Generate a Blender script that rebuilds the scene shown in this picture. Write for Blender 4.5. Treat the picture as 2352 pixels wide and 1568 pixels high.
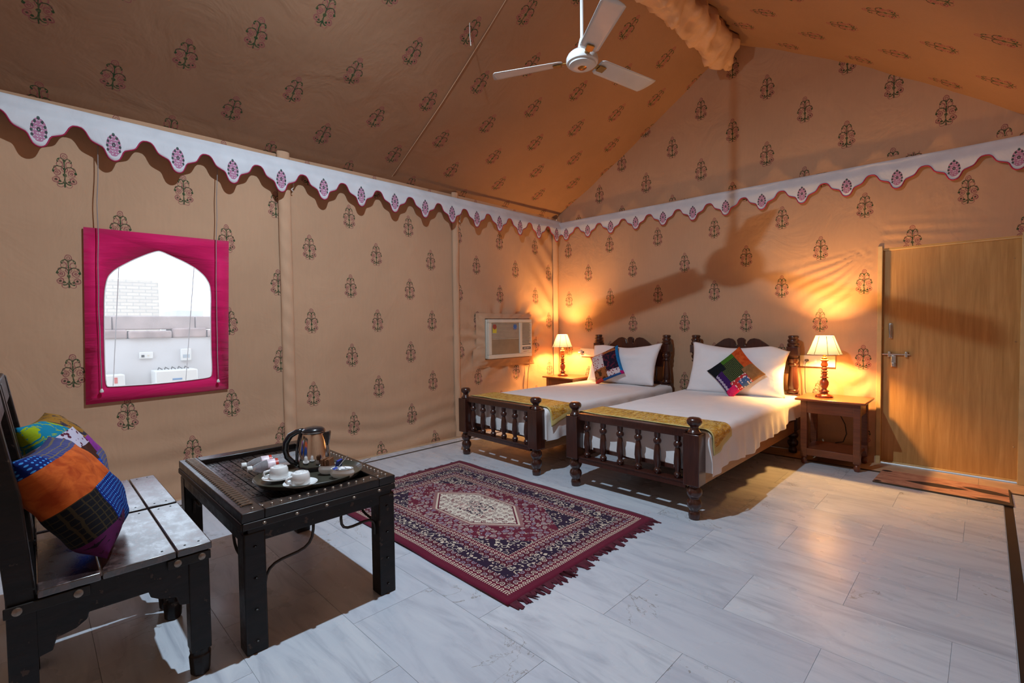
import bpy, bmesh, math, random
from mathutils import Vector, Matrix, noise
from mathutils.geometry import tessellate_polygon
random.seed(7)
PI = math.pi
SC = bpy.context.scene
COL = SC.collection
for o in list(bpy.data.objects):
    bpy.data.objects.remove(o)

# ------------------------------------------------------------------ camera
CX, CY, CZ = 4.5188, -5.5255, 1.32
YAW, PITCH, ROLL, FPX = 0.7814, -0.0328, -0.0129, 1098.88
d = Vector((-math.sin(YAW)*math.cos(PITCH), math.cos(YAW)*math.cos(PITCH), math.sin(PITCH)))
r0 = Vector((math.cos(YAW), math.sin(YAW), 0)); u0 = r0.cross(d)
rr = r0*math.cos(ROLL)+u0*math.sin(ROLL); uu = -r0*math.sin(ROLL)+u0*math.cos(ROLL)
cam_d = bpy.data.cameras.new('camera'); cam = bpy.data.objects.new('camera', cam_d); COL.objects.link(cam)
cam.matrix_world = Matrix(((rr.x, uu.x, -d.x, CX), (rr.y, uu.y, -d.y, CY), (rr.z, uu.z, -d.z, CZ), (0, 0, 0, 1)))
cam_d.sensor_width = 36; cam_d.lens = FPX/2352*36; cam_d.clip_start = .02
SC.camera = cam

# ------------------------------------------------------------------ world, lights, exposure
SC.view_settings.view_transform = 'Standard'; SC.view_settings.look = 'None'
SC.view_settings.gamma = 1; SC.view_settings.use_curve_mapping = False
SC.view_settings.exposure = 0.0
w = bpy.data.worlds.new('world'); SC.world = w; w.use_nodes = True
w.node_tree.nodes['Background'].inputs[0].default_value = (.74, .86, 1, 1)
w.node_tree.nodes['Background'].inputs[1].default_value = 2.9

def light(name, loc, power, color, radius):
    l = bpy.data.lights.new(name, 'POINT'); l.energy = power; l.color = color; l.shadow_soft_size = radius
    o = bpy.data.objects.new(name, l); COL.objects.link(o); o.location = loc
    return o
BULB_COL = (.66, .84, 1.0)
light('ceiling_bulb_glow', (2.5, -4.2, 3.78), 42, BULB_COL, .022)
_a = bpy.data.lights.new('ceiling_bulb_face', 'AREA'); _a.shape = 'DISK'; _a.size = .055; _a.energy = 112; _a.color = BULB_COL   # the downward face of the same bulb
_o = bpy.data.objects.new('ceiling_bulb_face', _a); COL.objects.link(_o); _o.location = (2.5, -4.2, 3.765)
LAMP_COL = (1, .52, .155)
LAMP_W = 86

# ------------------------------------------------------------------ node helpers
def lin(h):
    h = h.lstrip('#'); c = [int(h[i:i+2], 16)/255 for i in (0, 2, 4)]
    return tuple(x/12.92 if x <= .04045 else ((x+.055)/1.055)**2.4 for x in c)+(1,)
def new_mat(name):
    m = bpy.data.materials.new(name); m.use_nodes = True
    return m, m.node_tree, m.node_tree.nodes['Principled BSDF']
class G:
    """small expression helper for one node tree"""
    def __init__(s, nt): s.nt = nt
    def n(s, t, **k):
        x = s.nt.nodes.new(t)
        for a, b in k.items(): setattr(x, a, b)
        return x
    def put(s, inp, v):
        if isinstance(v, bpy.types.NodeSocket): s.nt.links.new(v, inp)
        elif v is not None: inp.default_value = v
    def m(s, op, a, b=None, c=None):
        x = s.n('ShaderNodeMath', operation=op); s.put(x.inputs[0], a); s.put(x.inputs[1], b); s.put(x.inputs[2], c)
        return x.outputs[0]
    def add(s, a, b): return s.m('ADD', a, b)
    def sub(s, a, b): return s.m('SUBTRACT', a, b)
    def mul(s, a, b): return s.m('MULTIPLY', a, b)
    def gt(s, a, b): return s.m('GREATER_THAN', a, b)
    def lt(s, a, b): return s.m('LESS_THAN', a, b)
    def mx(s, *a):
        r = a[0]
        for b in a[1:]: r = s.m('MAXIMUM', r, b)
        return r
    def mn(s, *a):
        r = a[0]
        for b in a[1:]: r = s.m('MINIMUM', r, b)
        return r
    def vec(s, x, y, z=0):
        c = s.n('ShaderNodeCombineXYZ'); s.put(c.inputs[0], x); s.put(c.inputs[1], y); s.put(c.inputs[2], z); return c.outputs[0]
    def sep(s, v):
        c = s.n('ShaderNodeSeparateXYZ'); s.put(c.inputs[0], v); return c.outputs[0], c.outputs[1], c.outputs[2]
    def dist(s, v, p):
        c = s.n('ShaderNodeVectorMath', operation='DISTANCE'); s.put(c.inputs[0], v); s.put(c.inputs[1], p); return c.outputs['Value']
    def vmul(s, v, p):
        c = s.n('ShaderNodeVectorMath', operation='MULTIPLY'); s.put(c.inputs[0], v); s.put(c.inputs[1], p); return c.outputs[0]
    def vadd(s, v, p):
        c = s.n('ShaderNodeVectorMath', operation='ADD'); s.put(c.inputs[0], v); s.put(c.inputs[1], p); return c.outputs[0]
    def ring(s, v, p, r, w_): return s.m('COMPARE', s.dist(v, p), r, w_)
    def dot(s, v, p, r): return s.lt(s.dist(v, p), r)
    def mix(s, f, a, b):
        x = s.n('ShaderNodeMix', data_type='RGBA'); s.put(x.inputs[0], f); s.put(x.inputs[6], a); s.put(x.inputs[7], b); return x.outputs[2]
    def noise(s, v, scale, detail=3, rough=.5, dist=0):
        x = s.n('ShaderNodeTexNoise'); s.put(x.inputs['Vector'], v); x.inputs['Scale'].default_value = scale
        x.inputs['Detail'].default_value = detail; x.inputs['Roughness'].default_value = rough; x.inputs['Distortion'].default_value = dist
        return x.outputs[0]
    def ramp(s, f, *stops):
        x = s.n('ShaderNodeValToRGB'); e = x.color_ramp.elements
        while len(e) < len(stops): e.new(.5)
        for i, (p, c) in enumerate(stops): e[i].position = p; e[i].color = c
        s.put(x.inputs[0], f); return x.outputs[0]
    def rng(s, v, a, b, c=0, e=1):
        x = s.n('ShaderNodeMapRange'); s.put(x.inputs[0], v)
        for i, q in enumerate((a, b, c, e)): x.inputs[i+1].default_value = q
        return x.outputs[0]
    def uv(s): return s.n('ShaderNodeUVMap').outputs[0]
    def pos(s): return s.n('ShaderNodeNewGeometry').outputs['Position']
    def obj(s): return s.n('ShaderNodeTexCoord').outputs['Object']
    def bump(s, h, strength, dist, bsdf):
        x = s.n('ShaderNodeBump'); s.put(x.inputs['Height'], h); x.inputs['Strength'].default_value = strength; x.inputs['Distance'].default_value = dist
        s.nt.links.new(x.outputs[0], bsdf.inputs['Normal'])

def simple(name, col, rough=.5, metal=0, var=.12, scale=8, bump=0, bscale=60, spec=.5, coat=0):
    m, nt, b = new_mat(name); g = G(nt)
    if isinstance(col, str): col = lin(col)
    nz = g.noise(g.obj(), scale, 4)
    dk = tuple(c*(1-var) for c in col[:3])+(1,); lt = tuple(min(1, c*(1+var)) for c in col[:3])+(1,)
    g.put(b.inputs['Base Color'], g.mix(g.rng(nz, .3, .7), dk, lt))
    b.inputs['Roughness'].default_value = rough; b.inputs['Metallic'].default_value = metal
    b.inputs['Specular IOR Level'].default_value = spec; b.inputs['Coat Weight'].default_value = coat
    if bump: g.bump(g.noise(g.obj(), bscale, 3), bump, .002, b)
    return m

def wood(name, dark, light_, rough=.35, axis=2, scale=6, coat=0, bump=.15, stretch=14):
    m, nt, b = new_mat(name); g = G(nt)
    k = [stretch]*3; k[axis] = 1
    v = g.vmul(g.obj(), tuple(k))
    n1 = g.noise(v, scale, 5, .6, .6); n2 = g.noise(g.obj(), 5, 3)
    c = g.ramp(g.add(g.mul(n1, .7), g.mul(n2, .3)), (.3, lin(dark)), (.7, lin(light_)))
    g.put(b.inputs['Base Color'], c); b.inputs['Roughness'].default_value = rough; b.inputs['Coat Weight'].default_value = coat
    b.inputs['Coat Roughness'].default_value = .15
    if bump: g.bump(n1, bump, .002, b)
    return m

MF_PINK = lin('#8a4a4e'); MF_GREEN = lin('#1d4428')
def motif(g, v):
    """block-printed flowering plant; v = local coords, half height 1. returns pink mask, green mask"""
    x, y, _ = g.sep(v); ax = g.mul(g.m('ABSOLUTE', x), g.add(1.16, g.mul(y, .16))); q = g.vec(ax, y, 0)
    pk = g.mx(g.ring(q, (.40, -.58, 0), .155, .028), g.ring(q, (.36, -.16, 0), .165, .024), g.ring(q, (0, .08, 0), .16, .024),
              g.ring(q, (.25, .36, 0), .165, .024), g.ring(q, (0, .80, 0), .19, .028), g.ring(q, (.40, -.58, 0), .05, .035),
              g.ring(q, (0, .08, 0), .06, .03), g.ring(q, (.36, -.16, 0), .06, .03), g.ring(q, (0, .80, 0), .09, .02),
              g.ring(q, (.50, .12, 0), .06, .025), g.ring(q, (.18, -.84, 0), .16, .016))
    stem = g.mn(g.lt(ax, .035), g.lt(y, .66), g.gt(y, -1))
    arm = g.mn(g.ring(q, (.30, -.07, 0), .29, .028), g.gt(y, -.10))
    arm2 = g.mn(g.ring(q, (.20, .50, 0), .20, .026), g.gt(y, .50))
    low = g.mn(g.ring(q, (.24, -.60, 0), .22, .035), g.lt(y, -.62), g.lt(ax, .30))
    gr = g.mx(stem, arm, arm2, low, g.dot(q, (.56, -.10, 0), .075), g.dot(q, (.22, -.66, 0), .07), g.dot(q, (0, -.28, 0), .10),
              g.dot(q, (.40, -.58, 0), .05), g.dot(q, (.30, .62, 0), .05), g.dot(q, (0, .58, 0), .08), g.dot(q, (.36, .5, 0), .05))
    env = g.lt(g.dist(g.vmul(g.vec(g.mul(ax, g.add(1, g.mul(y, .38))), y, 0), (1.55, 1, 1)), (0, -.02, 0)), .90)
    vo = g.n('ShaderNodeTexVoronoi', feature='DISTANCE_TO_EDGE'); g.put(vo.inputs['Vector'], v); vo.inputs['Scale'].default_value = 3.6
    web = g.mul(g.mul(env, g.lt(vo.outputs[0], .04)), .5)
    return g.mx(pk, web), gr

def fabric(name, P, u0_, v0_, off, half, base='#c29a7b', motifs=True, warp=0):
    """beige tent cotton, motifs on a staggered lattice over the UV map (metres)"""
    m, nt, b = new_mat(name); g = G(nt)
    uvv = g.uv(); u, v, _ = g.sep(uvv)
    pos = g.pos()
    big = g.noise(pos, 1.3, 3); fine = g.noise(g.vmul(pos, (1, 1, .12)), 55, 3)
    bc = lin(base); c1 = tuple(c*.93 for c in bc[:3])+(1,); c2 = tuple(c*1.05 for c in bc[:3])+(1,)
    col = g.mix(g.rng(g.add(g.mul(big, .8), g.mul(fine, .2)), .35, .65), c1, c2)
    if motifs:
        Pu, Pv = P
        j = g.m('FLOOR', g.add(g.m('DIVIDE', g.sub(v, v0_), Pv/2), .5))
        par = g.m('FLOORED_MODULO', j, 2)
        us = g.sub(g.sub(u, u0_), g.mul(par, off))
        lu = g.sub(us, g.mul(g.m('FLOOR', g.add(g.m('DIVIDE', us, Pu), .5)), Pu))
        lv = g.sub(g.sub(v, v0_), g.mul(j, Pv/2))
        q = g.vec(g.m('DIVIDE', lu, half), g.m('DIVIDE', lv, half), 0)
        nz = g.noise(pos, 30, 2)
        pk, gr = motif(g, g.vadd(q, g.vec(g.mul(g.sub(nz, .5), .10), g.mul(g.sub(fine, .5), .06), 0)))
        fade = g.rng(g.noise(pos, 70, 3), .25, .6, .55, .95)
        col = g.mix(g.mul(pk, fade), col, MF_PINK)
        col = g.mix(g.mul(gr, fade), col, MF_GREEN)
    g.put(b.inputs['Base Color'], col)
    b.inputs['Roughness'].default_value = .92; b.inputs['Specular IOR Level'].default_value = .12
    wr = g.noise(g.vmul(pos, (1, 1, .8)), 2.6, 4, .55, .8)
    g.bump(g.add(g.mul(wr, 1), g.mul(fine, .02)), .35, .04, b)
    return m

# ------------------------------------------------------------------ mesh helpers
class MB:
    def __init__(s): s.v = []; s.f = []; s.uv = []
    def add(s, vs, fs):
        n = len(s.v); s.v += [tuple(v) for v in vs]; s.f += [tuple(i+n for i in f) for f in fs]; return s
    def box(s, x0, y0, z0, x1, y1, z1, M=None):
        vs = [Vector(p) for p in ((x0,y0,z0),(x1,y0,z0),(x1,y1,z0),(x0,y1,z0),(x0,y0,z1),(x1,y0,z1),(x1,y1,z1),(x0,y1,z1))]
        if M: vs = [M @ v for v in vs]
        return s.add(vs, [(0,3,2,1),(4,5,6,7),(0,1,5,4),(1,2,6,5),(2,3,7,6),(3,0,4,7)])
    def lathe(s, prof, c=(0,0,0), n=24, M=None, caps=True):
        vs = []; fs = []
        for r, z in prof:
            for i in range(n):
                a = 2*PI*i/n; p = Vector((c[0]+r*math.cos(a), c[1]+r*math.sin(a), c[2]+z)); vs.append(M @ p if M else p)
        k = len(prof)
        for j in range(k-1):
            for i in range(n):
                fs.append((j*n+i, j*n+(i+1) % n, (j+1)*n+(i+1) % n, (j+1)*n+i))
        if caps: fs += [tuple(reversed(range(n))), tuple((k-1)*n+i for i in range(n))]
        return s.add(vs, fs)
    def tube(s, pts, r, n=8, caps=True):
        pts = [Vector(p) for p in pts]; vs = []; fs = []; prev = None
        rs = r if isinstance(r, (list, tuple)) else [r]*len(pts)
        for i, p in enumerate(pts):
            t = (pts[min(i+1, len(pts)-1)]-pts[max(i-1, 0)]).normalized()
            if prev is None:
                a = t.orthogonal().normalized()
            else:
                a = (prev-t*prev.dot(t)).normalized()
            prev = a; b = t.cross(a)
            for k in range(n):
                th = 2*PI*k/n; vs.append(p+(a*math.cos(th)+b*math.sin(th))*rs[i])
        for i in range(len(pts)-1):
            for k in range(n):
                fs.append((i*n+k, i*n+(k+1) % n, (i+1)*n+(k+1) % n, (i+1)*n+k))
        if caps: fs += [tuple(reversed(range(n))), tuple((len(pts)-1)*n+k for k in range(n))]
        return s.add(vs, fs)
    def cyl(s, a, b, r, n=16): return s.tube([a, b], r, n)
    def sphere(s, c, r, n=12, sz=1):
        prof = [(max(1e-4, r*math.sin(PI*i/n)), -r*sz*math.cos(PI*i/n)) for i in range(n+1)]
        return s.lathe(prof, c, n*2)
    def prism(s, poly, axis, a, b, M=None):
        """extrude 2D polygon; axis y: poly=(x,z); axis x: poly=(y,z); axis z: poly=(x,y)"""
        def P(p, t):
            q = {'y': (p[0], t, p[1]), 'x': (t, p[0], p[1]), 'z': (p[0], p[1], t)}[axis]
            return M @ Vector(q) if M else Vector(q)
        n = len(poly); tri = tessellate_polygon([[Vector((p[0], p[1], 0)) for p in poly]])
        vs = [P(p, a) for p in poly]+[P(p, b) for p in poly]
        fs = [tuple(t) for t in tri]+[tuple(i+n for i in reversed(t)) for t in tri]+[(i, (i+1) % n, (i+1) % n+n, i+n) for i in range(n)]
        return s.add(vs, fs)
    def grid(s, nx, ny, fn, uvfn=None, skip=None):
        """fn(i/nx, j/ny) -> point"""
        n0 = len(s.v)
        for j in range(ny+1):
            for i in range(nx+1):
                s.v.append(tuple(fn(i/nx, j/ny)))
                if uvfn: s.uv.append(uvfn(i/nx, j/ny))
        for j in range(ny):
            for i in range(nx):
                if skip and skip((i+.5)/nx, (j+.5)/ny): continue
                a = n0+j*(nx+1)+i; s.f.append((a, a+1, a+nx+2, a+nx+1))
        return s
    def mesh(s, name, mat, ang=35, bevel_sharp=True):
        me = bpy.data.meshes.new(name); me.from_pydata(s.v, [], s.f)
        bm = bmesh.new(); bm.from_mesh(me); bmesh.ops.recalc_face_normals(bm, faces=bm.faces)
        if s.uv:
            l = bm.loops.layers.uv.new('UVMap'); bm.verts.index_update()
            for f in bm.faces:
                for lp in f.loops: lp[l].uv = s.uv[lp.vert.index]
        bm.to_mesh(me); bm.free()
        for m in (mat if isinstance(mat, (list, tuple)) else [mat]): me.materials.append(m)
        me.shade_smooth()
        if ang < 180: me.set_sharp_from_angle(angle=math.radians(ang))
        return me
    def build(s, name, mat, parent=None, bevel=0, ang=35, loc=None, **tags):
        o = bpy.data.objects.new(name, s.mesh(name, mat, ang)); COL.objects.link(o)
        if parent: o.parent = parent
        if loc: o.location = loc
        if bevel:
            b = o.modifiers.new('bevel', 'BEVEL'); b.width = bevel; b.segments = 2; b.limit_method = 'ANGLE'; b.angle_limit = math.radians(40)
            b.harden_normals = False
        for k, v in tags.items(): o[k] = v
        return o
def empty(name, loc, label, category, group=None, rz=0):
    o = bpy.data.objects.new(name, None); COL.objects.link(o); o.location = loc; o.rotation_euler = (0, 0, rz)
    o.empty_display_size = .1
    o['label'] = label; o['category'] = category
    if group: o['group'] = group
    return o
def tag(o, label, category, group=None):
    o['label'] = label; o['category'] = category
    if group: o['group'] = group
    return o
def copy_part(o, parent, loc=None):
    c = o.copy(); COL.objects.link(c); c.parent = parent
    if loc is not None: c.location = loc
    return c
def copy_tree(o, parent=None):
    kids = [k for k in bpy.data.objects if k.parent == o]
    c = o.copy(); COL.objects.link(c); c.parent = parent
    for k in kids: copy_tree(k, c)
    return c
def nz(x, y, z=0): return noise.noise(Vector((x, y, z)))
def smooth(a, b, t):
    t = max(0, min(1, (t-a)/(b-a))); return t*t*(3-2*t)
def interp(xs, ys, x):
    if x <= xs[0]: return ys[0]
    for i in range(1, len(xs)):
        if x <= xs[i]:
            t = (x-xs[i-1])/(xs[i]-xs[i-1]); return ys[i-1]*(1-t)+ys[i]*t
    return ys[-1]

# ------------------------------------------------------------------ materials
M_wallA = fabric('printed_cotton_left', (.69, .69), -5.32, 2.425, .29, .115)
M_wallB = fabric('printed_cotton_back', (.697, .71), .91, 2.40, .345, .115)
M_gable = fabric('printed_cotton_gable', (.70, .69), .05, 3.095, .35, .125)
M_roof = fabric('printed_cotton_ceiling', (.725, .70), -4.34, .33, .3625, .125, base='#987359')  # base set darker than the walls, carrying ceiling shade and lens vignetting in the colour
M_plainfab = fabric('plain_cotton', (.7, .7), 0, 0, 0, .1, motifs=False)
M_sleeve = fabric('sleeve_cotton', (.7, .7), 0, 0, 0, .1, base='#caa283', motifs=False)

def marble():
    m, nt, b = new_mat('white_marble'); g = G(nt)
    oi = g.n('ShaderNodeObjectInfo').outputs['Random']
    p = g.vadd(g.pos(), g.vec(g.mul(oi, 37), g.mul(oi, 91), g.mul(oi, 13)))
    veins = g.noise(g.vmul(p, (1.1, 5.5, 1)), 1.7, 6, .62, 1.4)
    cl = g.noise(p, 1.5, 4, .5)
    crack = g.m('ABSOLUTE', g.sub(g.noise(p, 2.3, 5, .6, 1.0), .5))
    base = g.ramp(veins, (.3, (.36, .375, .42, 1)), (.5, (.55, .565, .60, 1)), (.72, (.64, .65, .67, 1)))
    base = g.mix(g.rng(cl, .35, .7, 0, .5), base, (.50, .53, .60, 1))
    base = g.mix(g.rng(oi, 0, 1, 0, .38), base, (.40, .41, .47, 1))
    ck = g.mul(g.lt(crack, .0035), g.gt(g.noise(p, 1.1, 2), .58))
    base = g.mix(g.mul(ck, .6), base, (.20, .17, .14, 1))
    g.put(b.inputs['Base Color'], base)
    g.put(b.inputs['Roughness'], g.rng(g.noise(g.pos(), 3, 4), .3, .7, .22, .36))
    b.inputs['Specular IOR Level'].default_value = .45
    g.bump(veins, .04, .002, b)
    return m
M_marble = marble()
M_grout = simple('grout', (.44, .45, .48, 1), .8)
M_black = simple('black_granite', (.012, .011, .011, 1), .3)
M_sand = simple('sandstone', (.50, .33, .20, 1), .7, var=.15)
M_beddark = wood('dark_bed_wood', '#2a120d', '#4a241a', .28, 2, 5, coat=.4)
M_bedrail = wood('light_side_rail_wood', '#8a5a34', '#a9764a', .4, 1, 5)
M_nswood = wood('nightstand_wood', '#4e2415', '#7c4126', .38, 0, 5, coat=.2)
M_nstop = wood('nightstand_top_wood', '#7a3d20', '#a25a33', .35, 0, 5, coat=.2)
M_lampwood = wood('lamp_wood', '#4c1d0e', '#9a4a24', .25, 2, 5, coat=.6)
M_brass = simple('brass', '#b07a35', .3, 1)
M_sheet = None
def cloth_white(name, c=(.80, .77, .77, 1), bumpS=.3):
    m, nt, b = new_mat(name); g = G(nt)
    n = g.noise(g.pos(), 5, 4, .5, .8)
    g.put(b.inputs['Base Color'], g.mix(g.rng(n, .3, .7), tuple(x*.96 for x in c[:3])+(1,), c))
    b.inputs['Roughness'].default_value = .85; b.inputs['Specular IOR Level'].default_value = .2
    g.bump(n, bumpS, .02, b); return m
M_sheet = cloth_white('white_cotton_sheet'); M_pillow = cloth_white('white_pillow_cotton', (.84, .82, .84, 1), .5)
M_white = simple('white_plastic', (.74, .73, .70, 1), .35, var=.03)
M_offwhite = simple('aged_white_plastic', (.66, .60, .50, 1), .4, var=.04)
M_chrome = simple('brushed_steel', (.62, .60, .58, 1), .25, 1, var=.05)
M_blackplastic = simple('black_plastic', (.012, .013, .016, 1), .22, var=.1, coat=.4)
M_dark = simple('dark_gap', (.01, .008, .007, 1), .8)
M_cord = simple('dark_cord', (.03, .022, .018, 1), .6)
M_rope = simple('pale_rope', (.62, .58, .52, 1), .7)
M_porcelain = simple('white_porcelain', (.80, .80, .79, 1), .12, var=.02, coat=.5)

def dark_carved(coat):
    m, nt, b = new_mat('dark_aged_wood'); g = G(nt)
    o = g.pos(); n = g.noise(g.vmul(o, (1, 1, 3)), 9, 5, .6, .5); s = g.noise(o, 22, 5, .65)
    c = g.ramp(n, (.35, lin('#0c0807')), (.65, lin('#1c120f')))
    c = g.mix(g.mul(g.gt(s, .64), .5), c, lin('#5a463a'))
    g.put(b.inputs['Base Color'], c); g.put(b.inputs['Roughness'], g.rng(s, .3, .7, .30, .5)); b.inputs['Coat Weight'].default_value = coat; b.inputs['Coat Roughness'].default_value = .25; b.inputs['Specular IOR Level'].default_value = .3
    g.bump(n, .5, .003, b); return m
M_carved = dark_carved(.0); M_carvtop = dark_carved(.5)
def seat_wood():
    m, nt, b = new_mat('worn_seat_wood'); g = G(nt)
    o = g.pos(); s = g.noise(g.vmul(o, (1, 1.6, 1)), 14, 6, .65, .3); n = g.noise(o, 5, 4)
    c = g.mix(g.rng(s, .52, .60), lin('#2a1c1a'), lin('#4b3430'))
    g.put(b.inputs['Base Color'], c)
    g.put(b.inputs['Roughness'], g.rng(g.add(g.mul(s, .7), g.mul(n, .3)), .42, .58, .22, .48))
    b.inputs['Specular IOR Level'].default_value = 1; b.inputs['Coat Weight'].default_value = 1; b.inputs['Coat Roughness'].default_value = .22
    g.bump(s, .25, .002, b); return m
M_seat = seat_wood()
M_strap = simple('aged_brass_strap', '#1d1815', .55, .3, var=.3, scale=40)
M_stud = simple('worn_brass_stud', '#85766a', .35, .8, var=.3, scale=60)

# ------------------------------------------------------------------ room shell
XR = 4.98; YF = -7.0
PRX = [0, .914, 1.549, 2.15, 2.52, 2.95, 3.387, 4.04, 4.704, 5.0, 5.2]
PRZ = [2.905, 3.405, 3.79, 4.17, 4.37, 4.13, 3.88, 3.44, 2.93, 2.74, 2.62]
def prof(x): return interp(PRX, PRZ, x)
# left wall with its arched window opening
ARCH0 = [(-5.147, .923), (-5.152, 1.009), (-5.147, 1.335), (-5.138, 1.60), (-5.117, 1.708), (-5.073, 1.766), (-4.968, 1.843), (-4.883, 1.893), (-4.83, 1.918),
        (-4.808, 1.924), (-4.785, 1.918), (-4.735, 1.895), (-4.644, 1.853), (-4.57, 1.808), (-4.513, 1.752), (-4.480, 1.687), (-4.474, 1.60), (-4.481, 1.434), (-4.486, 1.2),
        (-4.484, .95), (-4.51, .928), (-4.825, .912), (-5.125, .917)]
ARCH = ARCH0
for _ in range(2):
    ARCH = [q for a, b in zip(ARCH, ARCH[1:]+ARCH[:1]) for q in ((a[0]*.8+b[0]*.2, a[1]*.8+b[1]*.2), (a[0]*.2+b[0]*.8, a[1]*.2+b[1]*.8))]
def dispA(y, z):
    dx = .010*nz(y*.9, z*1.1, 3)
    panel = (y+3.87)
    # draped folds near the floor, pulled to the pole sleeves
    t = smooth(.75, .05, z)
    s1 = math.sin(z*34+1.8*math.cos((y+2.9)*3.2)+2*nz(y, z, 1))
    dx += .010*t*s1*(.6+.9*abs(nz(y*1.3, z*2, 7)))+.05*smooth(.22, 0, z)*(.6+.4*nz(y*2, 5, 0))
    # horizontal pull lines in the window bay
    if y < -3.9: dx += .004*math.sin(z*13+y*1.2+5*nz(y*.6, z*1.2, 9))*(1-.6*t)*abs(nz(y*.8, z*.9, 15))*2.2
    # bunched cloth around the air conditioner
    ry, rz = (y+1.08)/.55, (z-1.15)/.36
    rad = math.hypot(ry, rz)
    a = math.atan2(rz, ry)
    if rad < 2.2: dx += .014*smooth(2.1, 1.0, rad)*smooth(.5, .9, rad)*math.sin(a*15+3*nz(y*4, z*4, 2))
    # corner pulls near the back wall
    if y > -.9: dx += .007*smooth(-.9, -.2, y)*math.sin((z+y*1.1)*19)*smooth(.9, 1.5, z)
    # calm near the window frame
    k = smooth(.12, .0, max(-5.25-y, y+4.35, .8-z, z-2.05))
    return dx*(1-.85*k)
NYA, NZA = 320, 130
def wallA_pt(a, b):
    y = YF+a*(-YF); z = b*2.96
    return (dispA(y, z), y, z)
mb = MB(); mb.grid(NYA, NZA, wallA_pt, lambda a, b: (YF+a*(-YF), b*2.96), skip=lambda a, b: (-5.19 < YF+a*(-YF) < -4.43 and .88 < b*2.96 < 1.97))
wallA = mb.build('wall_left', M_wallA, ang=180, kind='structure')
# back wall
DX0, DX1, DZ = 3.835, 4.725, 1.975
def dispB(x, z):
    dy = .010*nz(x*.9, z*1.1, 30)
    # folds radiating from the upper door corner
    ex, ez = 3.82-x, 2.0-z
    if ex > 0:
        a = math.atan2(ez, ex); rad = math.hypot(ex, ez)
        dy += .007*smooth(1.2, .1, rad)*smooth(.0, .25, a)*smooth(1.55, 1.1, a)*math.sin(a*38+5*nz(x*2.2, z*2.2, 4))
        dy += .014*smooth(.35, .03, ex)*smooth(1.0, .75, z)*math.sin(z*30+ex*16)
    else:
        dy += .006*smooth(.35, .0, z-DZ)*math.sin((z*3+x*.35)*24)*smooth(5, 4.0, x)
    # hanging creases by the gable foot
    dy += .004*math.sin(x*60)*smooth(3.2, 2.9, z)*smooth(2.75, 2.9, z)*(.5+nz(x*2, 1, 1))
    dy += .012*smooth(.35, .05, z)*math.sin(z*40+x*2)
    k = 1
    if DX0-.1 < x < DX1+.1 and z < DZ+.05: k = .1
    return -dy*k
NXB = 240
def wallB_pt(a, b):
    x = a*5.06; z = b*2.80; return (x, dispB(x, z), z)
mb = MB(); mb.grid(NXB, 130, wallB_pt, lambda a, b: (a*5.06, b*2.80), skip=lambda a, b: DX0-.01 < a*5.06 < DX1+.01 and b*2.80 < DZ)
wallB = mb.build('wall_back', M_wallB, ang=180, kind='structure')
def gab_pt(a, b):
    x = a*5.06; z = 2.78+b*(prof(x)+.04-2.78); return (x, dispB(x, z)*.6, z)
mb = MB(); mb.grid(160, 40, gab_pt, lambda a, b: (a*5.06, 2.78+b*(prof(a*5.06)+.04-2.78)))
gable = mb.build('gable_cloth', M_gable, wallB, ang=180)
# unseen sides close the tent
mb = MB(); mb.grid(60, 24, lambda a, b: (XR+.006*math.sin(a*40), YF+a*-YF, b*2.86), lambda a, b: (a*7, b*2.86))
mb.build('wall_right', M_wallB, ang=180, kind='structure')
mb = MB(); mb.grid(40, 30, lambda a, b: (a*5.06, YF+.01, b*(prof(a*5.06)+.04)), lambda a, b: (a*5.06, b*(prof(a*5.06)+.04)))
mb.build('wall_front', M_wallB, ang=180, kind='structure')
# ceiling: both pitches in one cloth; v = distance up the slope from each eave
def ceil_pts():
    nx, ny = 96, 150
    xs = [-.12]+[5.16*i/nx for i in range(nx+1)]
    mb = MB()
    def fx(a): return -.12+a*5.3
    def fn(a, b):
        x = fx(a); y = YF-.05+b*(-YF+.1)
        z = prof(x) if x > 0 else 2.875+x*.3
        z -= .014*math.sin(PI*min(1, max(0, (x if x < 2.52 else 5.04-x)/2.52)))*(1+.8*nz(y*.5, x*.5, 8))
        z += .006*nz(y*1.7, x*1.7, 12)
        if y > -.45: z += .010*math.sin(x*9)*smooth(-.45, 0, y)*(.6+nz(x*2, 3, 3))
        return (x, y, z)
    def uvf(a, b):
        x = fx(a); y = YF-.05+b*(-YF+.1)
        s = x*1.166 if x < 2.52 else (5.0-x)*1.2+.13
        return (y+(0 if x < 2.52 else .18), s)
    mb.grid(nx, ny, fn, uvf, skip=None); return mb
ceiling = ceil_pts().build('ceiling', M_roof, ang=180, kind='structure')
# sewn ribs running up the left pitch
for ys in (-2.77,):
    pts = [(x, ys, prof(x)-.012*math.sin(PI*x/2.52)-.006) for x in [i*2.5/24 for i in range(25)]]
    MB().tube(pts, .0035, 6).build('seam', M_plainfab, ceiling)
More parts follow.
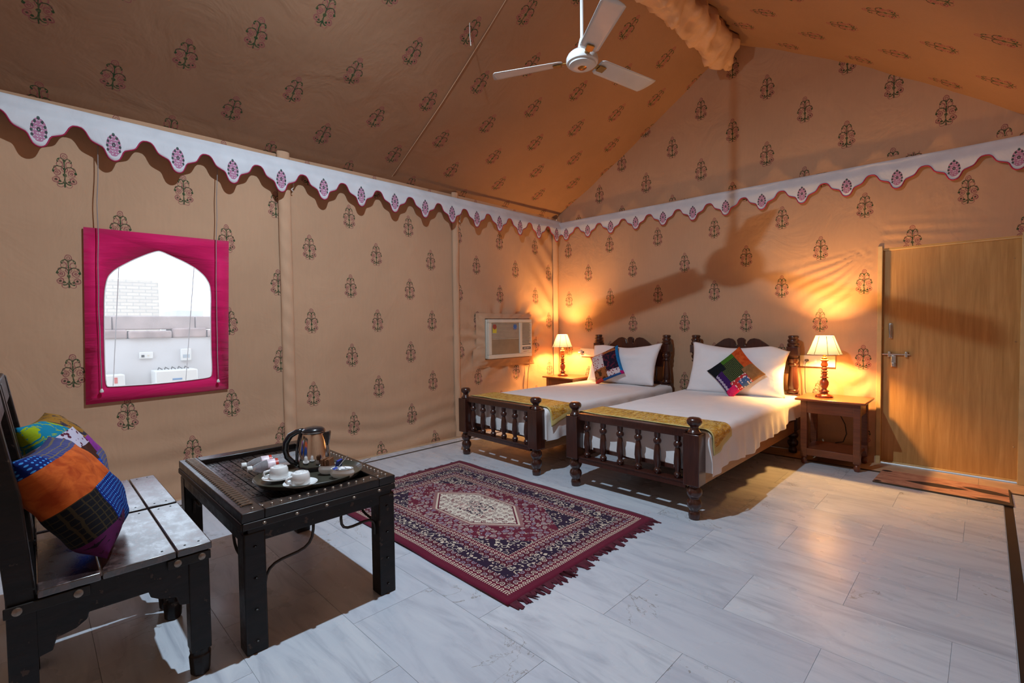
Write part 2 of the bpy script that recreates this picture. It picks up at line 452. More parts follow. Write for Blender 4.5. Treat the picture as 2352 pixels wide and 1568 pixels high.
# crumpled cloth roll under the ridge
mb = MB()
def ridge(a, b):
    y = -6.9+a*6.82; th = 2*PI*b
    r = .125+.055*nz(a*30, math.cos(th)*1.3, math.sin(th)*1.3)+.035*nz(a*80, math.cos(th)*2.5, math.sin(th)*2.5)
    sway = .04*nz(a*12, 4, 4)
    en = 1 if a < .97 else max(.12, 1-(a-.97)/.03*.75)
    r += .028*abs(math.sin(a*110+3*nz(a*20, 0, 0)+2*math.cos(th)))
    return (2.50+sway+r*1.0*math.cos(th)*en, y, 4.215+.03*nz(a*9, 1, 1)+r*1.45*math.sin(th)*(.5+.5*en)-(1-en)*.04)
mb.grid(260, 22, ridge)
mb.build('ridge_cloth', M_sleeve, ceiling, ang=180)

# pole sleeves on the left wall
def sleeve(y0, y1, z1, tw, seed, name='pole_sleeve'):
    mb = MB()
    def fn(a, b):
        th = PI*a; z = b*z1; c = (y0+y1)/2; hw = (y1-y0)/2
        k = .004*math.sin(z*tw+a*5)+.004*nz(a*3, z*5, seed)
        fl = 1+.25*smooth(.1, 0, z)
        return (.012+(.032+k)*math.sin(th)*fl+.02*smooth(.3, 0, z), c-hw*math.cos(th)*fl+.006*nz(z*1.5, seed, 1), z+.003)
    mb.grid(14, 120, fn)
    return mb.build(name, M_sleeve, wallA, ang=180)
sleeve(-3.925, -3.815, 2.90, 34, 3); sleeve(-1.965, -1.877, 2.90, 10, 7)
mb = MB()
mb.grid(12, 100, lambda a, b: (.02+.05*math.sin(PI*a)*.7+.004*nz(a*3, b*14, 3), -.125+a*.12, b*2.84))
mb.build('pole_sleeve', M_sleeve, wallA, ang=180)
for y_ in (-3.815, -1.88):
    MB().tube([(.045, y_+.012, 2.78), (.055, y_+.02, 2.70), (.06, y_+.03, 2.66), (.05, y_+.012, 2.63), (.045, y_, 2.67), (.05, y_+.01, 2.72), (.05, y_+.015, 2.60), (.05, y_-.005, 2.57), (.05, y_+.01, 2.56)], .006, 6).build('tie_rope', M_rope, wallA)
MB().tube([(.05, -3.43, 2.74), (.055, -3.42, 2.70), (.055, -3.41, 2.66)], [.006, .010, .007], 6).build('tie_rope', M_rope, wallA)

# ------------------------------------------------------------------ floor
mb = MB(); mb.box(-.3, -7.3, -.05, 5.4, .3, -.0022)
floor = mb.build('floor', M_grout, kind='structure')
def tile_mesh(lx, ly, mat, name='tile'):
    q = MB(); g_ = .0003; b = .0008
    q.add([(g_, g_, -.003), (lx-g_, g_, -.003), (lx-g_, ly-g_, -.003), (g_, ly-g_, -.003), (g_+b, g_+b, 0), (lx-g_-b, g_+b, 0), (lx-g_-b, ly-g_-b, 0), (g_+b, ly-g_-b, 0)],
          [(4, 5, 6, 7), (0, 1, 5, 4), (1, 2, 6, 5), (2, 3, 7, 6), (3, 0, 4, 7)])
    return q.mesh(name, mat)
_tc = {}
def tile(x0, y0, x1, y1, mat=None, name='tile'):
    mat = mat or M_marble
    k = (round(x1-x0, 3), round(y1-y0, 3), mat.name)
    if k not in _tc: _tc[k] = tile_mesh(x1-x0, y1-y0, mat, name)
    o = bpy.data.objects.new(name, _tc[k]); COL.objects.link(o); o.parent = floor; o.location = (x0, y0, -.0002*random.random()); return o
TL, TW = .765, .4125
XA, XB = .245, 4.622
ytop = -.345
rows = []
y1 = ytop; y0 = -.4275+.0
ys_ = [ytop, -.8375, -1.25]
while ys_[-1] > -6.9: ys_.append(ys_[-1]-TW)
for i in range(len(ys_)-1):
    ya, yb = ys_[i+1], ys_[i]
    ph = 3.672 if i % 2 == 0 else 4.062
    x = ph
    while x > XA: x -= TL
    while x < XB:
        a, b = max(x, XA), min(x+TL, XB)
        if b-a > .02: tile(a, ya, b, yb)
        x += TL
x = -7.0
while x < -.345:   # border runs along the left and right walls
    b = min(x+.9, -.345)
    tile(.09, x, .205, b); tile(4.672, x, 4.98, b)
    x = b
tile(.0, -7, .085, -.1, M_sand, 'border_stone')
x = .09
while x < 4.9:
    b = min(x+1.1, 4.98); tile(x, -.30, b, 0.01, M_sand, 'border_stone'); x = b
tile(.209, -7, .241, -.345, M_black, 'border_strip')
tile(4.624, -7, 4.670, -.345, M_black, 'border_strip')
tile(.09, -.343, 4.98, -.302, M_black, 'border_strip')

# ------------------------------------------------------------------ valances
def valance_mat():
    m, nt, b = new_mat('white_valance_cotton'); g = G(nt)
    u, v, _ = g.sep(g.uv())       # u in scallop units centred on a tip, v metres up from tip
    lu = g.sub(u, g.m('FLOOR', g.add(u, .5)))
    x = g.m('DIVIDE', g.mul(lu, .376), .054); y = g.m('DIVIDE', g.sub(v, .118), .086)
    ax = g.m('ABSOLUTE', x); q = g.vec(ax, y, 0)
    half = g.m('ADD', .62, g.mul(y, -.30))
    ell = g.m('LESS_THAN', g.dist(g.vmul(q, (1.25, 1, 1)), (0, -.05, 0)), .93)
    n = g.noise(g.vec(x, y, 0), 5.5, 2, .5)
    pink = g.mul(ell, g.lt(g.m('ABSOLUTE', g.sub(n, .5)), .075))
    st = g.mul(ell, g.gt(g.m('SINE', g.mul(y, 26)), .2))
    pink = g.mx(pink, g.mul(st, g.lt(ax, .55)))
    green = g.mx(g.dot(q, (0, .88, 0), .15), g.dot(q, (.33, .60, 0), .13), g.dot(q, (.56, .25, 0), .13), g.dot(q, (.64, -.12, 0), .13),
                 g.dot(q, (.60, -.48, 0), .13), g.ring(q, (0, 0, 0), .12, .06))
    c = g.mix(g.rng(g.noise(g.pos(), 6, 3), .3, .7), (.66, .66, .69, 1), (.74, .74, .77, 1))
    c = g.mix(g.mul(pink, .85), c, lin('#b05a86')); c = g.mix(g.mul(green, .9), c, lin('#24473f'))
    g.put(b.inputs['Base Color'], c); b.inputs['Roughness'].default_value = .9; b.inputs['Specular IOR Level'].default_value = .1
    g.bump(g.noise(g.vmul(g.pos(), (1, 1, .6)), 7, 4, .5, .6), .4, .02, b)
    return m
M_val = valance_mat(); M_piping = simple('crimson_piping', '#a11345', .7)
def scallop(u):
    """height of the lower edge above the tip for phase u (0 at tip, .5 at notch)"""
    a = abs(u-round(u))
    return interp([0, .04, .08, .11, .13, .165, .30, .345, .37, .40, .44, .5], [0, .003, .016, .042, .070, .088, .112, .130, .156, .178, .192, .196], a)
def valance(name, n_sc, pos_fn, label, cat='valance'):
    """pos_fn(u, h) -> world point; u in scallops, h metres above tip line"""
    t = empty(name, pos_fn(n_sc/2, 0), label, cat); L = Vector(t.location)
    nx, ny = int(n_sc*36), 10; mb = MB()
    def fn(a, b):
        u = a*n_sc-.5; lo = scallop(u); h = lo+(.328-lo)*b
        return Vector(pos_fn(u, h))-L
    def uvf(a, b):
        u = a*n_sc-.5; lo = scallop(u); return (u, lo+(.328-lo)*b)
    mb.grid(nx, ny, fn, uvf); o = mb.build('cloth', M_val, t, ang=180)
    s = o.modifiers.new('thick', 'SOLIDIFY'); s.thickness = .002
    pts = [Vector(pos_fn(a/nx*n_sc-.5, scallop(a/nx*n_sc-.5)))-L for a in range(nx+1)]
    MB().tube(pts, .0052, 5).build('piping', M_piping, t, ang=180, label='crimson piping along the scalloped edge')
def vA(u, h):
    y = -.155-u*.3775                      # u grows toward the camera
    return (.118+.012*nz(y*2.2, h*6, 5)-.05*smooth(.2, .3, h), y, 2.518+h*.95+.012*smooth(-4.6, -5.8, y)+.006*nz(y, 0, 6))
valance('valance', 18, vA, 'white scalloped valance with crimson piping running above the arched window')
def vB(u, h):
    x = .21+u*.3725
    return (x, -.045+.006*nz(x*3, h*6, 9)+.012*smooth(.2, .3, h), 2.545-.012*x+.004*nz(x*1.5, 0, 2)+h*.80)
valance('valance', 13, vB, 'white scalloped valance with crimson piping above the beds and the door')

# ------------------------------------------------------------------ window
def pinkcloth():
    m, nt, b = new_mat('magenta_cotton'); g = G(nt); p = g.pos()
    n = g.noise(g.vmul(p, (1, .5, 3.4)), 3.2, 4, .5, .7)
    g.put(b.inputs['Base Color'], g.mix(g.rng(n, .3, .7), lin('#cc0858'), lin('#e01464')))
    b.inputs['Roughness'].default_value = .7; b.inputs['Specular IOR Level'].default_value = .2
    b.inputs['Sheen Weight'].default_value = .3
    g.bump(n, .5, .03, b); return m
M_pink = pinkcloth()
outer = [(-5.262, .802), (-4.368, .823), (-4.330, 2.055), (-5.236, 2.050)]
loops = [[Vector((y, z, 0)) for y, z in outer], [Vector((y, z, 0)) for y, z in ARCH]]
tri = tessellate_polygon(loops); flat = [p for l in loops for p in l]
mb = MB(); mb.add([(.022, p.x, p.y) for p in flat], [tuple(t) for t in tri])
win = mb.build('window_1', M_pink, kind='structure', ang=180)
s = win.modifiers.new('thick', 'SOLIDIFY'); s.thickness = .008; s.offset = -1
# rolled hem around the arch, clear plastic film, pull cords
mb = MB(); mb.tube([(.026, y, z) for y, z in ARCH+ARCH[:2]], .0035, 6); mb.build('arch_hem', simple('pale_hem', (.8, .75, .75, 1), .6), win, ang=180)
m, nt, b = new_mat('clear_film'); g = G(nt); nt.nodes.remove(b)
tr = g.n('ShaderNodeBsdfTransparent'); tr.inputs[0].default_value = (.93, .95, .97, 1)
df = g.n('ShaderNodeBsdfTranslucent'); df.inputs[0].default_value = (.9, .92, .95, 1)
gl = g.n('ShaderNodeBsdfGlossy'); gl.inputs['Roughness'].default_value = .15
ms = g.n('ShaderNodeMixShader'); ms.inputs[0].default_value = .14; ms2 = g.n('ShaderNodeMixShader'); ms2.inputs[0].default_value = .04
nt.links.new(tr.outputs[0], ms.inputs[1]); nt.links.new(df.outputs[0], ms.inputs[2]); nt.links.new(ms.outputs[0], ms2.inputs[1]); nt.links.new(gl.outputs[0], ms2.inputs[2])
nt.links.new(ms2.outputs[0], nt.nodes['Material Output'].inputs[0]); M_film = m
mb = MB(); mb.grid(30, 40, lambda a, c: (.012+.004*nz(a*5, c*5, 2), -5.17+a*.72, .895+c*1.05)); mb.build('pane', M_film, win, ang=180)
for i, (y, z0, yt, lab) in enumerate(((-5.176, .90, -5.14, 'grey blind cord hanging down the left side of the arched window'), (-4.447, .905, -4.40, 'grey blind cord hanging down the right side of the arched window'))):
    t = empty('blind_cord', (.05, y, z0), lab, 'cord')
    n = 30; pts = [(.0+.004*nz(k*.3, i, 0), (yt-y)*(k/n)**2+.006*nz(k*.25, i, 5), 1.80*k/n) for k in range(n+1)]
    MB().tube(pts, .0032, 6).build('cord', simple('grey_cord', (.30, .25, .24, 1), .6), t, ang=180)
    MB().lathe([(.003, -.018), (.011, -.016), (.012, -.006), (.007, .004), (.004, .010)], n=12).build('cord_end', M_white, t)

# ------------------------------------------------------------------ courtyard outside the window
M_plaster = simple('pale_plaster', (.62, .60, .60, 1), .9, var=.06, scale=3, bump=.4)
M_stone = simple('rough_brown_stone', (.40, .30, .28, 1), .95, var=.3, scale=6, bump=.8, bscale=14)
mb = MB(); mb.box(-30, -40, -.12, -.35, 20, -.05); mb.build('courtyard_ground', simple('dusty_ground', (.5, .45, .38, 1), .95), kind='structure')
t = empty('courtyard_wall', (-3.1, -4.4, 0), 'low plastered courtyard wall with rough stone coping outside the arched window', 'wall')
MB().box(-.3, -4, 0, .1, 3.5, 1.22).build('plaster', M_plaster, t)
mb = MB(); rnd = random.Random(4)
y = -4
while y < 3.5:
    L_ = rnd.uniform(.25, .55); mb.box(-.32, y, 1.22, .12+rnd.uniform(0, .05), y+L_-.01, 1.33+rnd.uniform(-.02, .02)); y += L_
mb.build('coping_stone', M_stone, t, bevel=.02)
mb = MB(); y = -4
while y < 3.5:
    L_ = rnd.uniform(.5, .9); mb.box(-.30, y, 1.33, .08+rnd.uniform(0, .03), y+L_-.008, 1.505); y += L_
mb.build('upper_coping', simple('pale_brown_stone', (.46, .37, .35, 1), .9, var=.2, scale=4), t, bevel=.015)
def obox(name, y0, z0, y1, z1, lab, cat, dpt=.08):
    o = MB().box(0, 0, 0, dpt, y1-y0, z1-z0).build(name, M_white, loc=(-3.0, y0, z0), bevel=.008); tag(o, lab, cat); return o
o = obox('socket_box', -4.57, .965, -4.43, 1.05, 'small white socket box on the courtyard wall seen through the window', 'socket', .03)
MB().box(.03, .02, .02, .034, .05, .05).build('socket', M_dark, o); MB().box(.03, .08, .03, .034, .10, .05).build('switch', M_offwhite, o)
o = obox('fuse_box', -4.14, .92, -4.025, 1.075, 'white square fuse box on the courtyard wall seen through the window', 'fuse box', .05)
MB().box(.05, .02, .035, .054, .095, .08).build('fuse_cover', simple('grey_plastic', (.4, .45, .5, 1), .4), o)
t2 = empty('outdoor_cooler', (-2.96, -4.24, 0), 'long white cooler unit under the fuse box seen through the window', 'cooler')
MB().box(-.02, -.22, .35, .30, .22, .82).build('casing', M_white, t2, bevel=.01)
for k in range(5): MB().tube([(.06, -.16+k*.07, .82), (.06, -.15+k*.07, .85), (.10, -.12+k*.07, .825)], .006, 6).build('pipe', M_cord, t2)
MB().box(.30, -.05, .70, .304, .05, .72).build('badge', simple('blue_badge', (.1, .25, .5, 1), .4), t2)
t2 = empty('water_heater', (-2.96, -4.84, 0), 'white box with a red mark at the lower left of the window view', 'box')
MB().box(-.02, -.12, .35, .2, .1, .80).build('casing', M_white, t2, bevel=.01)
MB().box(.2, 0.0, .70, .203, .03, .77).build('mark', simple('red_mark', (.6, .1, .08, 1), .5), t2)
def bricks_mat():
    m, nt, b = new_mat('pale_brick'); g = G(nt); x = g.n('ShaderNodeTexBrick'); p = g.obj(); px, py, pz = g.sep(p)
    g.put(x.inputs['Vector'], g.vec(g.add(py, px), pz, 0)); x.inputs['Color1'].default_value = (.66, .56, .47, 1); x.inputs['Color2'].default_value = (.58, .49, .42, 1)
    x.inputs['Mortar'].default_value = (.45, .40, .36, 1); x.inputs['Scale'].default_value = 1; x.inputs['Brick Width'].default_value = .26; x.inputs['Row Height'].default_value = .085; x.inputs['Mortar Size'].default_value = .010
    g.put(b.inputs['Base Color'], x.outputs[0]); b.inputs['Roughness'].default_value = .95; return m
o = MB().box(-1.5, -.54, 0, 0, .54, 2.62).build('brick_building', bricks_mat(), loc=(-11, -3.63, 0)); tag(o, 'pale brick building rising behind the courtyard wall outside', 'building')
o2 = MB().box(-2.5, -.35, 0, 0, .35, 1.92).build('far_building', M_plaster, loc=(-13, -2.0, 0)); tag(o2, 'low pale building far behind the courtyard wall at right', 'building')
for y, z, lab in ((-5.02, 2.9, 'thin tent guy rope outside at the left of the window'), (-4.52, 2.9, 'thin tent guy rope outside at the right of the window')):
    o = MB().tube([(-.1, y+.05, 2.8), (-.75, y-.08, -.05)], .0035, 6).build('guy_rope', simple('grey_rope', (.4, .4, .42, 1), .8)); tag(o, lab, 'rope')
    o.location = (0, 0, 0)

# ------------------------------------------------------------------ door
def laminate():
    m, nt, b = new_mat('oak_laminate'); g = G(nt); p = g.vmul(g.obj(), (9, 1, .55))
    n = g.noise(p, 3.2, 6, .6, .5); f = g.noise(g.vmul(g.obj(), (60, 1, 1.4)), 4, 3)
    c = g.ramp(g.add(g.mul(n, .75), g.mul(f, .25)), (.3, lin('#a37842')), (.52, lin('#b98d54')), (.7, lin('#c89f66')))
    g.put(b.inputs['Base Color'], c); b.inputs['Roughness'].default_value = .33; return m
door = empty('door_1', (DX0, .035, 0), '', ''); del door['label']; del door['category']; door['kind'] = 'structure'
W_ = DX1-DX0
MB().box(.0, 0, .02, W_, .04, DZ+.03).build('door_leaf', laminate(), door, bevel=.002)
M_jamb = simple('cream_jamb', '#c9ab78', .45)
MB().box(-.035, -.045, 0, 0.0, .03, DZ+.03).build('jamb', M_jamb, door, bevel=.003)
MB().box(W_-.015, -.045, 0, W_+.03, .03, DZ+.03).build('jamb', M_jamb, door, bevel=.003)
MB().box(-.03, -.01, DZ-.012, W_+.02, .03, DZ+.04).build('lintel', M_jamb, door, bevel=.003)
MB().box(0, -.018, .012, W_-.015, 0, .026).build('threshold', simple('pale_metal_strip', '#d9c08a', .35, .3), door, bevel=.002)
t = MB().box(.045, -.006, 1.16, .075, 0, 1.30).build('handle_plate', M_chrome, door, bevel=.003)
MB().tube([(.06, -.006, 1.285), (.06, -.035, 1.28), (.06, -.038, 1.25), (.06, -.038, 1.20), (.06, -.035, 1.175), (.06, -.006, 1.17)], .008, 8).build('grip', M_chrome, t)
t = MB().cyl((-.005, -.020, 1.015), (.20, -.020, 1.015), .0065, 10).build('bolt', M_chrome, door)
for x in (.055, .175): MB().box(x-.012, -.026, .99, x+.012, 0, 1.04).build('bolt_bracket', M_chrome, t, bevel=.004)
MB().box(.065, -.024, .90, .105, -.004, 1.008).build('hasp', M_chrome, t, bevel=.005)
MB().box(.072, -.036, .905, .098, -.022, .94).build('keeper', M_chrome, t, bevel=.004)
for x, z in ((.836, 1.807), (.852, 1.14), (.853, .291)): MB().sphere((x, -.001, z), .007, 6, .5).build('screw', M_chrome, door)
o = MB().prism([(3.87, -.69), (4.672, -.70), (4.665, -.265), (3.885, -.25)], 'z', 0.002, .012).build('doormat', simple('tmp', (0, 0, 0, 1)), bevel=.003)
def mat_mat():
    m, nt, b = new_mat('leaf_print_mat'); g = G(nt); p = g.pos()
    n = g.noise(g.vmul(p, (1, 3, 1)), 7, 4, .6, 1)
    c = g.ramp(n, (.3, lin('#8a5440')), (.5, lin('#b58268')), (.7, lin('#c79a7c')))
    x, y, _ = g.sep(p)
    def leaf(cx, cy, a, b_, tl):
        u = g.add(g.sub(x, cx), g.mul(g.sub(y, cy), tl)); v = g.sub(g.sub(y, cy), g.mul(g.sub(x, cx), tl))
        uu_ = g.m('DIVIDE', u, a); w_ = g.mul(g.sub(1, g.mul(uu_, uu_)), b_)
        return g.lt(g.m('ABSOLUTE', v), w_)
    mk = g.mx(leaf(4.25, -.50, .19, .055, .06), leaf(4.54, -.44, .15, .055, -.25), leaf(4.58, -.66, .11, .045, 0), leaf(3.92, -.29, .04, .03, 0), leaf(3.90, -.66, .03, .025, 0))
    c = g.mix(g.mul(mk, .93), c, lin('#1c1412'))
    e = g.mx(g.lt(y, -.683), g.gt(x, 4.655)); c = g.mix(e, c, lin('#4a3a28'))
    g.put(b.inputs['Base Color'], c); b.inputs['Roughness'].default_value = .9; return m
o.data.materials[0] = mat_mat(); tag(o, 'pinkish brown doormat with dark leaf print in front of the door', 'doormat')

# ------------------------------------------------------------------ rug
def rug_mat():
    m, nt, b = new_mat('persian_rug_weave'); g = G(nt); u, v, _ = g.sep(g.uv())
    HL, HW = 1.03, .69
    au, av = g.m('ABSOLUTE', u), g.m('ABSOLUTE', v)
    dx, dy = g.sub(HL, au), g.sub(HW, av); e = g.m('MINIMUM', dx, dy)
    RED = lin('#64122c'); DKR = lin('#4f0f24'); NAVY = lin('#11132f'); CRM = lin('#dccbb4'); ROS = lin('#b99088'); GRY = lin('#9a97ac')
    side = g.gt(dx, dy)                       # 1 : run along u
    along = g.mix(side, g.vec(v, v, v), g.vec(u, u, u)); along = g.sep(along)[0]
    def cells(px, py, ox=0, oy=0, su=u, sv=v):
        a = g.m('DIVIDE', g.add(su, ox), px); b_ = g.m('DIVIDE', g.add(sv, oy), py)
        fa = g.sub(a, g.m('FLOOR', a)); fb = g.sub(b_, g.m('FLOOR', b_))
        ia, ib = g.m('FLOOR', a), g.m('FLOOR', b_)
        return g.vec(g.sub(fa, .5), g.sub(fb, .5), 0), g.vec(ia, ib, 0)
    def rnd(idv):
        x = g.n('ShaderNodeTexWhiteNoise', noise_dimensions='2D'); g.put(x.inputs['Vector'], idv); return x.outputs['Value']
    # dense flower lattice used in every zone
    wn = g.noise(g.vec(u, v, 0), 16, 2); wn2 = g.noise(g.vec(v, u, 3), 16, 2)
    uj = g.add(u, g.mul(g.sub(wn, .5), .05)); vj = g.add(v, g.mul(g.sub(wn2, .5), .05))
    q, idv = cells(.052, .052, 0, 0, uj, vj)
    r1 = rnd(idv)
    qa = g.sep(q); ang = g.m('ARCTAN2', qa[1], qa[0]); rd = g.dist(q, (0, 0, 0)); pet = g.add(rd, g.mul(g.m('SINE', g.mul(ang, 6)), .035))
    fl = g.mx(g.m('COMPARE', pet, .29, .05), g.m('COMPARE', pet, .12, .04))
    q2, id2 = cells(.052, .052, .026, .026, uj, vj); r2 = rnd(id2)
    q2a = g.sep(q2); d2 = g.add(g.m('ABSOLUTE', q2a[0]), g.m('ABSOLUTE', q2a[1]))
    dm = g.mul(g.lt(d2, .17), g.gt(d2, .07))
    vor = g.n('ShaderNodeTexVoronoi', feature='DISTANCE_TO_EDGE'); g.put(vor.inputs['Vector'], g.vec(u, v, 0)); vor.inputs['Scale'].default_value = 42
    vv = g.n('ShaderNodeTexVoronoi'); g.put(vv.inputs['Vector'], g.vec(u, v, 0)); vv.inputs['Scale'].default_value = 42
    vr = g.sep(vv.outputs['Color'])[0]
    blob = g.mul(g.gt(vor.outputs[0], .22), g.gt(vr, .42))
    blob2 = g.mul(g.gt(vor.outputs[0], .16), g.gt(vr, .70))
    crmv = g.mix(vr, CRM, ROS)
    pat = g.mx(fl, dm)
    # field colours
    field = g.mix(g.mul(g.mul(g.mx(fl, dm), .95), g.gt(r1, .22)), RED, g.mix(r1, CRM, GRY))
    field = g.mix(g.mul(blob2, .5), field, CRM)
    navyz = g.mix(g.mx(blob, blob2), NAVY, g.mix(vr, ROS, CRM))
    navyz = g.mix(g.mul(g.mul(g.m('COMPARE', pet, .33, .05), g.gt(r1, .5)), .9), navyz, CRM)
    # corner spandrels
    sp = g.gt(g.add(g.m('DIVIDE', au, .92), g.m('DIVIDE', av, .62)), .93)
    inner = g.mix(sp, field, navyz)
    # medallion : elongated hexagon
    hx = g.mx(g.m('DIVIDE', av, .19), g.add(g.m('DIVIDE', au, .41), g.m('DIVIDE', av, .339)))
    inner = g.mix(g.lt(hx, 1.19), inner, g.mix(.5, RED, ROS))
    inner = g.mix(g.lt(hx, 1.10), inner, CRM); inner = g.mix(g.lt(hx, 1.05), inner, RED)
    cm = g.mix(g.mul(g.mx(blob, fl), .95), g.mix(.2, CRM, (1, 1, .9, 1)), g.mix(g.gt(r1, .5), RED, g.mix(.5, NAVY, ROS)))
    cn = g.mul(g.lt(au, .13), g.lt(av, .10)); cm = g.mix(g.mul(cn, g.gt(vor.outputs[0], .12)), cm, g.mix(g.gt(vr, .5), NAVY, ROS))
    inner = g.mix(g.lt(hx, 1.01), inner, cm)
    # border bands
    qa1, _i = cells(.030, .030, 0, 0, along, e)
    rg = g.m('COMPARE', g.dist(qa1, (0, 0, 0)), .27, .09)
    band1 = g.mix(rg, RED, CRM)
    qb1, ib1 = cells(.045, .045, 0, 0, along, e); rb = rnd(ib1)
    rg2 = g.mx(g.m('COMPARE', g.dist(qb1, (0, 0, 0)), .28, .06), g.dot(qb1, (0, 0, 0), .09), g.dot(qb1, (.5, .5, 0), .12))
    band2 = g.mix(g.mul(rg2, .9), DKR, g.mix(rb, GRY, CRM))
    band3 = navyz
    dotl = g.gt(g.m('SINE', g.mul(along, 420)), -.2)
    cells_ = [(.052, RED), (.064, None), (.098, band1), (.165, band2), (.255, band3), (.30, band2), (.33, band1)]
    c = inner
    c = g.mix(g.lt(e, .345), c, g.mix(dotl, CRM, RED))
    c = g.mix(g.lt(e, .335), c, band1); c = g.mix(g.lt(e, .30), c, band2); c = g.mix(g.lt(e, .245), c, band3)
    c = g.mix(g.lt(e, .165), c, band2); c = g.mix(g.lt(e, .105), c, band1)
    c = g.mix(g.lt(e, .068), c, g.mix(dotl, CRM, RED)); c = g.mix(g.lt(e, .056), c, RED)
    wv = g.noise(g.vec(u, v, 0), 260, 2)
    c = g.mix(g.rng(wv, .3, .7, 0, .35), c, DKR)
    g.put(b.inputs['Base Color'], c); b.inputs['Roughness'].default_value = .95; b.inputs['Specular IOR Level'].default_value = .1
    b.inputs['Sheen Weight'].default_value = .15
    g.bump(wv, .5, .003, b); return m
rug = empty('rug', (1.91, -3.295, 0), 'crimson and navy patterned rug with cream medallion and fringe between table and beds', 'rug')
def rugedge(a, c):
    x = -1.03+2.06*a; y = -.69+1.38*c
    ex = .012*nz(y*3, 1, 1); ey = .010*nz(x*3, 2, 2)
    return x+ex*(2*a-1)+.0, y+ey*(2*c-1)
mb = MB()
def rz_(x, y): return .009+.007*abs(nz(x*2.2, y*2.2, 4))+.004*smooth(.60, .69, abs(y))*(.5+nz(x*4, 0, 0))
mb.grid(90, 60, lambda a, c: (*rugedge(a, c), rz_(-1.03+2.06*a, -.69+1.38*c)), lambda a, c: (-1.03+2.06*a, -.69+1.38*c))
o = mb.build('pile', rug_mat(), rug, ang=180); s = o.modifiers.new('t', 'SOLIDIFY'); s.thickness = .007; s.offset = -1
M_fringe = simple('crimson_fringe', '#4e0f22', .9, var=.3, scale=30)
for sgn in (1, -1):
    mb = MB(); rnd = random.Random(5+sgn); y = -.68
    while y < .68:
        w_ = rnd.uniform(.012, .034); ln = rnd.uniform(.03, .085) if sgn > 0 else rnd.uniform(.02, .05)
        sk = rnd.uniform(-.025, .035); x0 = sgn*1.025
        for k in range(4):
            ya = y+w_*k/4; yb = ya+w_/4
            l2 = ln*rnd.uniform(.75, 1.05); xe = x0+sgn*l2
            mb.add([(x0, ya, .010), (x0, yb, .010), (xe, yb+sk*.8, .004), (xe-sgn*.004, ya+sk, .004), (x0, ya, .003), (x0, yb, .003), (xe, yb+sk*.8, .001), (xe-sgn*.004, ya+sk, .001)],
                   [(0, 1, 2, 3), (4, 7, 6, 5), (0, 3, 7, 4), (1, 5, 6, 2), (2, 6, 7, 3)])
        y += w_*rnd.uniform(.7, 1.15)
    mb.build('fringe', M_fringe, rug, ang=60, kind='stuff')

# ------------------------------------------------------------------ beds
FOOT = [(.030, 0), (.036, .006), (.040, .03), (.036, .05), (.030, .058), (.034, .066), (.047, .085), (.050, .105), (.046, .125), (.034, .138), (.032, .145), (.044, .158), (.052, .178), (.050, .198), (.040, .214), (.034, .222), (.040, .232), (.048, .245)]
FIN = [(.046, 0), (.046, .010), (.036, .018), (.030, .030), (.027, .042), (.030, .050), (.042, .060), (.050, .072), (.051, .086), (.046, .098), (.034, .106), (.012, .109)]
HPOST = [(.040, .60), (.052, .612), (.052, .63), (.043, .645), (.048, .66), (.050, .69), (.047, .74), (.042, .80), (.036, .85), (.034, .875), (.048, .885), (.050, .895), (.036, .905), (.042, .915), (.053, .935), (.052, .955), (.038, .965), (.046, .975), (.046, .985)]
HFIN = [(.050, 1.075), (.056, 1.085), (.056, 1.10), (.046, 1.112), (.046, 1.118), (.054, 1.13), (.054, 1.14), (.042, 1.152), (.040, 1.158), (.048, 1.165), (.048, 1.178), (.040, 1.186), (.015, 1.188)]
SPN = [(r_*1.22, z_) for r_, z_ in [(.013, .252), (.016, .256), (.022, .268), (.022, .285), (.015, .296), (.014, .304), (.019, .32), (.023, .36), (.020, .42), (.015, .455), (.013, .465), (.021, .475), (.024, .488), (.022, .50), (.014, .51), (.018, .52), (.018, .556)]]
HB = [(-.50, .98), (-.44, 1.005), (-.36, 1.03), (-.30, 1.06), (-.24, 1.105), (-.18, 1.145), (-.13, 1.155), (-.09, 1.145), (-.065, 1.12), (-.055, 1.085), (-.045, 1.075), (-.035, 1.085), (-.04, 1.11),
      (-.045, 1.135), (-.025, 1.155), (0, 1.16), (.025, 1.155), (.045, 1.135), (.04, 1.11), (.035, 1.085), (.045, 1.075), (.055, 1.085), (.065, 1.12), (.09, 1.145), (.13, 1.155), (.18, 1.145), (.24, 1.105), (.30, 1.06), (.36, 1.03), (.44, 1.005), (.50, .98),
      (.50, .80), (-.50, .80)]
